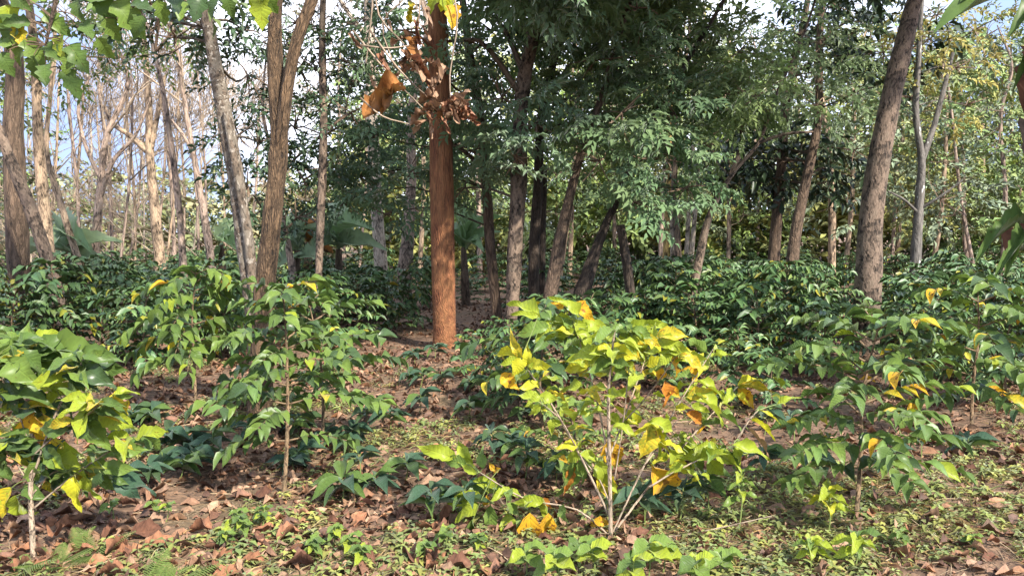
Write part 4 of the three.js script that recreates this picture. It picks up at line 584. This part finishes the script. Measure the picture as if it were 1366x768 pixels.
{
  const fill = [], r = rng(8), whorl = (x, y, n, len, mats, sq = 0.5) => { for (let k = 0; k < n; k++) { const a = k / n * 6.28 + jit(r, 0.5), l = len * (0.7 + r() * 0.5), bx = x + jit(r, 16), by = y + jit(r, 12); fill.push([bx, by, bx + Math.cos(a) * l, by + Math.sin(a) * l * sq + 4, mats[Math.floor(r() * mats.length)], 0.44 + r() * 0.14]); } };
  whorl(40, 470, 9, 60, ['green', 'mid', 'green']); whorl(100, 490, 8, 56, ['green', 'deep', 'mid']); whorl(10, 520, 8, 50, ['deep', 'green']); whorl(50, 540, 8, 44, ['deep', 'green', 'lime'], 0.8); whorl(20, 600, 8, 44, ['deep', 'green', 'lime'], 0.9); whorl(70, 620, 8, 40, ['green', 'lime', 'deep'], 0.8); whorl(100, 560, 6, 40, ['deep', 'green']); whorl(10, 450, 6, 50, ['green', 'mid']);
  sapling({ name: 'sapling', label: 'broad-leaved sapling with grey-green top leaves and yellow ribbed lower leaves', foot: [44, 742], seed: 72, deep: 0.3, extra: 16, bare: 0.35, len: 0.16, mats: ['green', 'mid', 'mid', 'green', 'lime', 'turning'], bark: B.twigPale, stems: [
    [[[44, 742], [40, 660], [42, 570], [36, 450]], [11, 5]], [[[42, 640], [70, 560], [95, 510], [110, 480]], [5, 3]], [[[41, 610], [80, 575], [120, 550], [135, 535]], [4, 2]], [[[42, 680], [90, 640], [140, 605], [182, 582]], [4, 2]], [[[40, 600], [20, 540], [-10, 480]], [4, 2]], [[[41, 650], [15, 610], [-5, 590]], [3, 2]], [[[42, 660], [70, 630], [105, 625], [130, 640]], [3, 2]],
  ], leaves: [
    [40, 470, 42, 430, 'mid', 0.7], [60, 462, 160, 478, 'mid', 0.36], [40, 468, 105, 452, 'green', 0.4], [100, 470, 148, 502, 'green', 0.5], [30, 480, -10, 470, 'mid', 0.5], [10, 480, 52, 512, 'mid', 0.6], [0, 478, 30, 510, 'green', 0.6], [62, 480, 18, 476, 'green', 0.5], [90, 495, 135, 510, 'deep', 0.5], [70, 500, 60, 520, 'green', 0.5], [110, 470, 160, 476, 'green', 0.46], [45, 505, 85, 500, 'green', 0.4], [70, 515, 108, 530, 'lime', 0.4],
    [44, 548, 50, 602, 'gold', 0.58, 1], [56, 550, 82, 594, 'turning', 0.5, 1], [50, 540, 70, 555, 'lemon', 0.5], [42, 536, 28, 550, 'lime', 0.7], [132, 534, 162, 560, 'turning', 0.4], [134, 548, 172, 578, 'lime', 0.56, 1], [118, 560, 144, 600, 'mid', 0.6, 1], [125, 548, 108, 556, 'gold', 0.5], [60, 602, 104, 606, 'lime', 0.5], [52, 604, 98, 624, 'lime', 0.44], [56, 598, 96, 628, 'mid', 0.4], [12, 588, 24, 620, 'green', 0.7, 1], [38, 618, 50, 652, 'mid', 0.7, 1], [28, 600, 30, 630, 'lime', 0.5, 1], [20, 660, 20, 706, 'lime', 0.5, 1], [14, 650, 0, 690, 'turning', 0.4, 1], [100, 632, 105, 680, 'lemon', 0.36, 1], [112, 632, 128, 668, 'lime', 0.5, 1], [30, 650, 62, 665, 'green', 0.5], [70, 620, 68, 652, 'green', 0.5, 1], [60, 640, 74, 660, 'turning', 0.4], [136, 625, 184, 622, 'mid', 0.4], [134, 630, 128, 652, 'deep', 0.5], [150, 640, 180, 668, 'blue', 0.46], [145, 638, 205, 652, 'blue', 0.36], [150, 640, 170, 645, 'green', 0.5], [150, 528, 178, 518, 'lime', 0.4], [152, 530, 175, 528, 'mid', 0.4], [0, 610, 10, 640, 'green', 0.6, 1],
    ...fill] });
}

// ---------------------------------------------------------------- seedlings, low broad-leaved plants, ferns, weeds
function seedling(label, group, px, py, h, n, len, mats, seed, shapes = L.coffee, wd = 0.36) {
  const q0 = onGround(px, py), r = rng(seed), t = thing('seedling', label, 'seedling', q0, group), top = q0.clone().add(V(jit(r, 0.03), h, jit(r, 0.03))); part(t, 'stem', tube([q0.clone().setY(q0.y - 0.02), q0.clone().lerp(top, 0.5).add(V(0.01, 0, 0)), top], [0.004, 0.0032, 0.002], 5), B.greenStem);
  for (let i = 0; i < n; i++) { const a = i * 2.4 + jit(r, 0.4), u = 1 - 0.5 * (i / n), q = q0.clone().lerp(top, u), l = len * (0.7 + r() * 0.5), d = V(Math.cos(a), 0.45 - r() * 0.5, Math.sin(a)); leafPart(t, 'leaf', shapes[i % shapes.length], mats[Math.floor(r() * mats.length)], basis(q, d, V(jit(r, 0.2) - d.x * 0.3, 1, jit(r, 0.2) - d.z * 0.3), l, l * wd)); }
}
{
  const r = rng(123);
  const bl = [[480, 640, 0.16], [455, 672, 0.14], [500, 665, 0.12], [225, 615, 0.2], [280, 612, 0.16], [250, 625, 0.14], [575, 700, 0.2], [615, 705, 0.2], [560, 520, 0.14], [520, 575, 0.14], [625, 560, 0.16], [470, 600, 0.16], [505, 555, 0.14], [580, 480, 0.16], [170, 660, 0.14], [945, 690, 0.22], [905, 700, 0.18], [860, 700, 0.18], [1015, 635, 0.16], [1180, 640, 0.18], [1230, 610, 0.16], [1090, 640, 0.16], [1020, 580, 0.2], [960, 560, 0.2], [655, 610, 0.18], [700, 640, 0.18], [1290, 610, 0.12], [430, 600, 0.12], [330, 590, 0.14], [310, 545, 0.16], [540, 640, 0.12], [920, 520, 0.2], [1060, 590, 0.18], [400, 620, 0.1], [740, 650, 0.16]];
  for (let i = 0; i < 22; i++) bl.push(i % 2 ? [440 + r() * 260, 480 + r() * 150, 0.1 + r() * 0.08] : [150 + r() * 260, 560 + r() * 110, 0.08 + r() * 0.08]);
  bl.forEach(([x, y, h], i) => seedling(`low seedling with dull blue-green leaves ${beside(onGround(x, y))}`, 'blue-green seedlings on the forest floor', x, y, h, 8 + (i % 4), 0.15 + 0.04 * r(), [M.blue, M.blue, M.green, M.deep], 400 + i));
  [[985, 712, 0.3], [1140, 760, 0.14], [1080, 760, 0.12]].forEach(([x, y, h], i) => seedling('upright seedling with light green toothed leaves on the mossy ground', 'light green seedlings on mossy ground', x, y, h, 10, 0.11, [M.mid, M.lime, M.green], 470 + i, L.broad, 0.4));
  seedling('small plant with lime leaf fan beside the foot of the lime-sprayed coffee', null, 1105, 716, 0.24, 9, 0.12, [M.lime, M.lemon, M.lime], 480, L.broad, 0.46);
  const br = [[220, 694, 0.08, 5], [150, 692, 0.08, 5], [205, 690, 0.09, 4], [330, 725, 0.14, 12], [312, 712, 0.12, 10], [300, 735, 0.1, 10], [345, 712, 0.12, 9], [440, 735, 0.12, 9], [420, 752, 0.1, 10], [460, 745, 0.1, 8], [480, 760, 0.1, 9], [590, 735, 0.12, 8], [640, 745, 0.1, 9], [560, 750, 0.09, 8], [1205, 735, 0.1, 7], [1300, 735, 0.08, 7]];
  br.forEach(([x, y, h, n], i) => seedling(`small fresh green weed with rounded leaves ${beside(onGround(x, y))}`, 'fresh green weeds among fallen leaves', x, y, h, n, 0.065, [M.mid, M.lime, M.mid, M.green], 500 + i, L.broad, 0.6));
  [[700, 776, 0.14, 5], [748, 796, 0.19, 6], [792, 770, 0.13, 6], [838, 800, 0.17, 5], [884, 764, 0.1, 5], [930, 798, 0.15, 6], [772, 744, 0.08, 4], [862, 786, 0.2, 6], [955, 772, 0.1, 4]].forEach(([x, y, h, n], i) => seedling('broad heart-leaved vine clump at the foot of the yellow sapling', 'heart-leaved clumps at the sapling foot', x, y, h, n, 0.115, [M.mid, M.green, M.mid, M.lime, M.lime], 540 + i, L.broad, 0.7));
  // ferns
  const pin = leafGeo({ n: 2, w: prof([0.6, 0.8, 0.05]), fold: 0.1, droop: 0.2 }), frond = (() => { const m = new Merge(), m4 = new THREE.Matrix4(); for (let i = 0; i < 20; i++) { const t = 0.1 + i / 20 * 0.88, l = 0.34 * Math.sin(Math.PI * Math.min(1, 0.25 + t * 0.72)); for (const s of [-1, 1]) m.add(pin, basis(V(0, -0.3 * t * t, t), V(s, -0.15, 0.4), V(0, 1, 0.1), l, 0.03, m4)); } m.add(leafGeo({ n: 4, w: () => 0.02, droop: 0.3, fold: 0 }), new THREE.Matrix4()); return m.build(); })();
  [[14, 772, 3, 0.18], [75, 758, 4, 0.15], [190, 786, 5, 0.2], [222, 790, 5, 0.2], [122, 742, 3, 0.2], [85, 735, 3, 0.14]].forEach(([x, y, n, l], i) => { const q = onGround(x, y), t = thing('fern', 'small bright fern growing out of the fallen leaves', 'fern', q, 'ferns among the fallen leaves'); for (let k = 0; k < n; k++) { const a = k / n * 6.28 + i + jit(r, 0.4); leafPart(t, 'frond', frond, M.fern, basis(q, V(Math.cos(a), 0.45 + r() * 0.5, Math.sin(a)), V(-Math.cos(a), 0.8, -Math.sin(a)), l * (0.8 + r() * 0.4), l)); } });
  // weeds and grass nobody could count
  const ros = (() => { const m = new Merge(), m4 = new THREE.Matrix4(), lf = leaflet(0.2, 0.3, 0.5); for (let i = 0; i < 7; i++) { const a = i * 2.4; m.add(lf, basis(V(0, 0.2 + 0.08 * i, 0), V(Math.cos(a), 0.3 - (i % 3) * 0.2, Math.sin(a)), V(0, 1, 0), 0.55 + 0.1 * (i % 3), 0.34, m4)); } return m.build(); })(), wl = [];
  const blade = leafGeo({ n: 2, w: prof([1, 0.7, 0.05]), fold: 0.2, droop: 0.5 }), gl = [];
  for (let i = 0; i < 12000; i++) {
    const d = 2.5 + Math.pow(r(), 1.2) * 6, x = jit(r, 0.78) * d, z = -d, open = x > 0.7 && d < 4.4 ? 0.9 : x > -0.6 && d < 4.0 ? 0.42 : 0.14, n = free(x * 1.6, z * 1.6, 88);
    if (n < 0.10 - open * 0.30 + jit(r, 0.08)) continue; const s = 0.03 + r() * 0.05, y = groundY(x, z), a = r() * 6.28;
    if (r() < 0.6) wl.push([basis(V(x, y, z), V(Math.cos(a), jit(r, 0.15), Math.sin(a)), V(jit(r, 0.2), 1, jit(r, 0.2)), s, s), tone(r() < 0.4 ? [0.26, 0.33, 0.07] : [0.17, 0.24, 0.06], r, 0.35, 0.3)]);
    for (let k = 0; k < 4; k++) { const b = r() * 6.28, l = 0.04 + r() * 0.08; gl.push([basis(V(x + jit(r, 0.05), y, z + jit(r, 0.05)), V(Math.cos(b), 0.9, Math.sin(b)), V(-Math.cos(b), 0.6, -Math.sin(b)), l, 0.0045), tone(r() < 0.35 ? [0.42, 0.37, 0.17] : [0.22, 0.26, 0.09], r, 0.35, 0.3)]); }
  }
  copies(null, 'ground_weeds', ros, M.plain, wl); copies(null, 'grass', blade, M.plain, gl);
}

// ---------------------------------------------------------------- banana plants, shaggy palm, log
function banana(label, px, d, seed, tops, pale) {
  const b0 = at(px, 400, d), base = V(b0.x, groundY(b0.x, b0.z), b0.z), r = rng(seed), t = thing('banana_plant', label, 'banana plant', base), top = base.clone().add(V(jit(r, 0.1), 1.1, 0));
  part(t, 'trunk', tube([base.clone().setY(base.y - 0.05), base.clone().lerp(top, 0.5), top], [0.09, 0.075, 0.05], 10, { bumpy: 0.06, step: 0.1 }), B.brown);
  for (const [tx, ty, dd, w] of tops) { const tip = at(tx, ty, d + dd), dir = tip.clone().sub(top), len = dir.length(); dir.y += len * 0.35; leafPart(t, 'leaf', L.banana, r() < pale ? M.bananaPale : M.banana, basis(top.clone().add(V(jit(r, 0.05), jit(r, 0.2), 0)), dir, V(jit(r, 0.6), 0.8, 0.5 + jit(r, 0.3)), len * 1.1, w)); }
}
banana('banana plant with broad pale leaves behind the slim grey tree', 452, 13, 1, [[480, 280, 0.3, 0.32], [410, 300, -0.3, 0.4], [500, 330, -0.4, 0.36], [440, 250, 0.4, 0.36], [420, 340, -0.6, 0.32], [470, 310, -0.9, 0.36]], 0.6);
banana('banana plant partly hidden by the forked ochre tree', 392, 12.5, 2, [[360, 300, 0.2, 0.36], [418, 330, -0.4, 0.34], [400, 260, 0.4, 0.34], [340, 330, -0.2, 0.34], [380, 350, -0.6, 0.3]], 0.6);
banana('banana plant with green leaves rising beside the red-brown trunk', 622, 14, 3, [[650, 272, 0.3, 0.3], [655, 300, -0.3, 0.3], [604, 250, 0.2, 0.34], [640, 330, -0.5, 0.3], [585, 310, 0.5, 0.3]], 0.3);
banana('banana plant with long pale leaves by the broad dark trunk', 92, 14.5, 4, [[40, 300, 0.2, 0.4], [140, 310, -0.3, 0.36], [70, 270, 0.4, 0.36], [120, 345, -0.6, 0.36], [10, 330, 0, 0.36], [95, 330, -0.9, 0.3], [60, 340, -0.7, 0.36]], 0.7);
banana('banana plant with drooping leaves among the thin leafless trees', 300, 15.5, 5, [[280, 320, 0.2, 0.36], [330, 300, -0.2, 0.36], [310, 340, -0.5, 0.3], [270, 345, -0.5, 0.3]], 0.7);
{ // dead banana leaves, orange brown
  const t = thing('banana_plant', 'banana plant with curled orange-brown dead leaves behind the forked tree', 'banana plant', (() => { const b = at(412, 400, 13.6); return V(b.x, groundY(b.x, b.z), b.z); })()), top = t.position.clone().add(V(0, 1.2, 0));
  part(t, 'trunk', tube([t.position.clone(), t.position.clone().lerp(top, 0.5), top], [0.1, 0.09, 0.06], 8), B.stem);
  for (const [tx, ty] of [[385, 330], [398, 322], [440, 345], [420, 312]]) { const dir = at(tx, ty, 13.4).sub(top); leafPart(t, 'leaf', L.crumpled[0], M.dryOrange, basis(top, dir.add(V(0, 0.2, 0.2)), V(0, 1, 0.4), dir.length() * 1.3, 0.2)); }
}
{ // palm with hanging dry skirt
  const d = 6.2, b0 = onGround(1425, 545), t = thing('palm_tree', 'palm trunk shaggy with hanging grey-brown dead fronds', 'palm', b0), r = rng(17), top = b0.clone().add(V(0.05, 4.2, 0));
  part(t, 'trunk', tube([b0.clone().setY(-0.1), b0.clone().lerp(top, 0.5), top], [0.17, 0.14, 0.12], 14, { bumpy: 0.15, step: 0.08 }), B.brown);
  for (let k = 0; k < 46; k++) { const h = 1.55 + r() * 1.5, a = r() * 6.28, q = b0.clone().add(V(Math.cos(a) * 0.12, h, Math.sin(a) * 0.12)), l = 0.25 + r() * 0.35; leafPart(t, 'dead_frond', L.crumpled[k & 1], k % 3 ? M.dryDark : M.dryGrey, basis(q, V(Math.cos(a) * 0.6, -0.75, Math.sin(a) * 0.6), V(Math.cos(a), 0.6, Math.sin(a)), l, 0.03 + r() * 0.04)); }
  for (const [x, y, tx, ty, w] of [[1372, 296, 1308, 302, 0.1], [1368, 305, 1345, 342, 0.1], [1375, 330, 1335, 332, 0.08], [1400, 0, 1275, -52, 0.36], [1425, 0, 1355, -10, 0.16], [1430, 40, 1352, 60, 0.08], [1425, -40, 1310, -90, 0.3]]) { const p = at(x, y, depthOf(b0)), dir = at(tx, ty, depthOf(b0) - 0.2).sub(p), l = dir.length(); leafPart(t, 'frond', L.banana, M.green, basis(p, dir, V(0.1, 1, 0.25), l * 1.05, w)); }
  const lg = thing('log', 'dark fallen log lying beside the shaggy palm', 'log', onGround(1366, 470)); const p = lg.position; part(lg, 'log_body', tube([p.clone().add(V(-0.15, 0.42, 0)), p.clone().add(V(0.4, 0.62, -0.1)), p.clone().add(V(1.1, 0.85, -0.1)), p.clone().add(V(1.5, 0.1, -0.2))], [0.06, 0.09, 0.11, 0.12], 10, { bumpy: 0.15, step: 0.08 }), B.dark);
}

// ---------------------------------------------------------------- tree behind the viewer whose branches reach into the top of the picture
{
  const base = V(-3.4, 0, 0.9), t = thing('overhanging_tree', 'overhanging branches with large lobed green leaves above the broad-leaved sapling', 'tree', base), r = rng(31), top = V(-3.0, 5.5, 0.6);
  part(t, 'trunk', tube([V(-3.4, -0.1, 0.9), V(-3.3, 1.6, 0.8), V(-3.2, 3.4, 0.8), top], [0.17, 0.14, 0.12, 0.06], 16, { bumpy: 0.07, step: 0.08 }), B.flake);
  const limbs = [[V(-3.2, 3.2, 0.8), V(-3.0, 3.4, -1.6), at(70, -60, 3.8), at(60, 60, 4.0)], [V(-3.2, 3.3, 0.8), V(-2.6, 3.5, -1.4), at(190, -50, 3.9), at(160, 40, 4.1)], [V(-3.2, 3.5, 0.8), V(-1.8, 3.9, -1.6), at(340, -60, 4.0), at(350, -8, 4.2)], [V(-3.1, 3.6, 0.8), V(-1.2, 4.2, -1.6), at(560, -80, 4.4), at(590, -14, 4.6)]];
  limbs.forEach((l) => part(t, 'limb', tube(l, [0.05, 0.03, 0.018, 0.006], 8), B.flake));
  const LV = [[20, 20, 6, 62, 'green'], [8, 6, 18, 50, 'lime'], [24, 30, 30, 60, 'turning'], [30, 52, 14, 84, 'mid'], [34, 50, 52, 84, 'mid'], [58, 20, 86, 42, 'green'], [62, 12, 82, 40, 'mid'], [92, 60, 116, 92, 'green'], [80, 48, 84, 76, 'lime'], [84, 92, 100, 128, 'green'], [44, 74, 40, 98, 'green'], [10, 40, 0, 20, 'green'], [120, -10, 150, 24, 'green'], [118, 2, 156, -6, 'green'], [150, 2, 186, 42, 'mid'], [175, 4, 195, 10, 'deep'], [140, 24, 145, 38, 'mid'], [100, 0, 110, 30, 'green'], [40, 4, 60, -10, 'mid'], [345, -8, 348, 34, 'lime'], [350, -6, 330, 18, 'lime'], [352, -10, 366, 14, 'mid'], [585, -16, 570, 12, 'lime'], [590, -16, 600, 18, 'lime'], [596, -14, 588, 10, 'lemon'], [270, -10, 262, 28, 'deep'], [290, -6, 280, 20, 'deep'], [230, -8, 240, 12, 'deep'], [606, 6, 604, 38, 'gold'], [15, -10, 40, 14, 'green'], [60, 60, 78, 74, 'green'], [0, 70, 12, 96, 'green'], [70, 30, 50, 50, 'mid'], [110, 30, 128, 50, 'green'], [130, 50, 140, 74, 'mid'], [16, 60, -6, 56, 'mid'], [60, 86, 66, 112, 'green'], [210, 0, 214, 26, 'mid'], [190, 20, 180, 44, 'green'], [100, 70, 90, 90, 'mid'], [40, 30, 22, 34, 'green'], [300, -8, 306, 14, 'green'], [250, 2, 244, 24, 'mid']];
  const ends = limbs.map((l) => new THREE.CatmullRomCurve3(l)), pts = ends.flatMap((c) => Array.from({ length: 20 }, (_, i) => c.getPoint(0.5 + i / 38))), pet = [];
  for (const [x, y, tx, ty, mt] of LV) { const d = x < 240 ? 4.0 : x < 400 ? 4.2 : 4.6, p = at(x, y, d), dir = at(tx, ty, d).sub(p), len = Math.max(0.12, dir.length()) * 1.15; dir.z += jit(r, 0.06); leafPart(t, 'leaf', L.lobed[Math.floor(r() * 2)], M[mt], basis(p, dir, V(jit(r, 0.5), 0.5, 1), len, len * 0.62)); const nb = pts.reduce((a, b) => a.distanceTo(p) < b.distanceTo(p) ? a : b); pet.push(tube([nb, nb.clone().lerp(p, 0.5).add(V(0, 0.02, 0)), p], [0.004, 0.003, 0.002], 4)); }
  part(t, 'leaf_stalks', mergeGeometries(pet), B.twig, 'stuff');
  const cl = []; for (let i = 0; i < 9; i++) cl.push([V(-3 + jit(r, 2), 5.4 + r() * 2.4, 0.4 + jit(r, 1.8)), 0.9 + r() * 0.4, 0.7]);
  for (const [c] of cl) part(t, 'limb', tube([top.clone().lerp(V(-3.2, 3.4, 0.8), r() * 0.6), top.clone().lerp(c, 0.5), c], [0.04, 0.03, 0.012], 6), B.flake);
  foliage(t, cl, 'big', G.fresh, 75, 66);
  // dead spray hanging before the red-brown trunk
  const b = thing('dead_branch', 'hanging dead twigs with curled orange and red-brown leaves before the red-brown trunk', 'branch', at(500, -60, 4.5)), d = 4.5, tw = [[[500, -60], [497, 0], [493, 40], [488, 85]], [[560, -80], [545, -10], [510, 30], [527, 90]], [[493, 40], [530, 90], [560, 120], [600, 150]], [[480, 60], [520, 64], [548, 60]], [[500, -60], [505, 20], [540, 60], [575, 112]], [[480, 130], [510, 155], [545, 165]], [[548, -80], [560, 0], [556, 40], [552, 60]], [[470, 40], [520, 100], [570, 150]], [[590, -60], [610, 20], [600, 100], [602, 148]]];
  tw.forEach((p) => part(b, 'twig', tube(p.map(([x, y], i) => at(x, y, d + 0.04 * i)), [0.006, 0.005, 0.003], 5), B.twigPale));
  for (const [x, y, tx, ty, mt, w, s] of [[541, 120, 494, 146, 'dryOrange', 0.6, 1], [538, 112, 510, 142, 'dryOrange', 0.5, 1], [556, 28, 560, 60, 'dry', 0.4, 0], [562, 50, 552, 75, 'dryOrange', 0.4, 0], [540, 70, 560, 108, 'dry', 0.44, 1], [545, 76, 574, 112, 'dry', 0.36, 0], [572, 80, 566, 100, 'dryPale', 0.4, 0], [575, 120, 598, 96, 'dry', 0.5, 1], [568, 140, 604, 160, 'dry', 0.6, 1], [566, 150, 590, 145, 'dryPale', 0.6, 1], [600, 158, 628, 132, 'dry', 0.6, 1], [604, 150, 626, 150, 'dry', 0.6, 0], [596, 160, 600, 178, 'dry', 0.5, 0], [570, 160, 548, 176, 'dryPale', 0.44, 0], [572, 162, 574, 184, 'dryPale', 0.34, 1], [512, 70, 522, 104, 'dry', 0.36, 0], [494, 104, 500, 124, 'dry', 0.5, 1], [466, 46, 482, 64, 'dryPale', 0.5, 0], [546, 2, 545, 28, 'turning', 0.7, 0], [574, 12, 576, 38, 'dryPale', 0.3, 0], [514, 18, 520, 42, 'dry', 0.3, 1], [584, 110, 570, 122, 'dry', 0.5, 1], [608, 140, 592, 152, 'dryPale', 0.6, 0], [612, 150, 628, 138, 'dryPale', 0.5, 1], ...Array.from({ length: 26 }, (_, i) => { const [cx, cy, sx, sy] = [[590, 148, 34, 18], [560, 95, 22, 26], [600, 150, 26, 16], [556, 50, 8, 20]][i % 4], x = cx + jit(r, sx), y = cy + jit(r, sy), a = r() * 6.28, l = 14 + r() * 14; return [x, y, x + Math.cos(a) * l, y + Math.abs(Math.sin(a)) * l, i % 3 ? 'dry' : 'dryPale', 0.5 + r() * 0.3, i & 1]; })]) { const p = at(x, y, d + 0.1), dir = at(tx, ty, d + 0.1).sub(p); dir.z += jit(r, 0.06); const len = dir.length() * 1.0; leafPart(b, 'dead_leaf', L.crumpled[mt === 'dryOrange' ? 0 : s], mt === 'dry' && s ? M.dryPale : M[mt], basis(p, dir, V(jit(r, 0.6), 0.4, 1), len * (mt === 'dryOrange' ? 1.3 : 1.1), len * w * (mt === 'dryOrange' ? 1.5 : 1.0))); }
}
renderer.render(scene, camera);
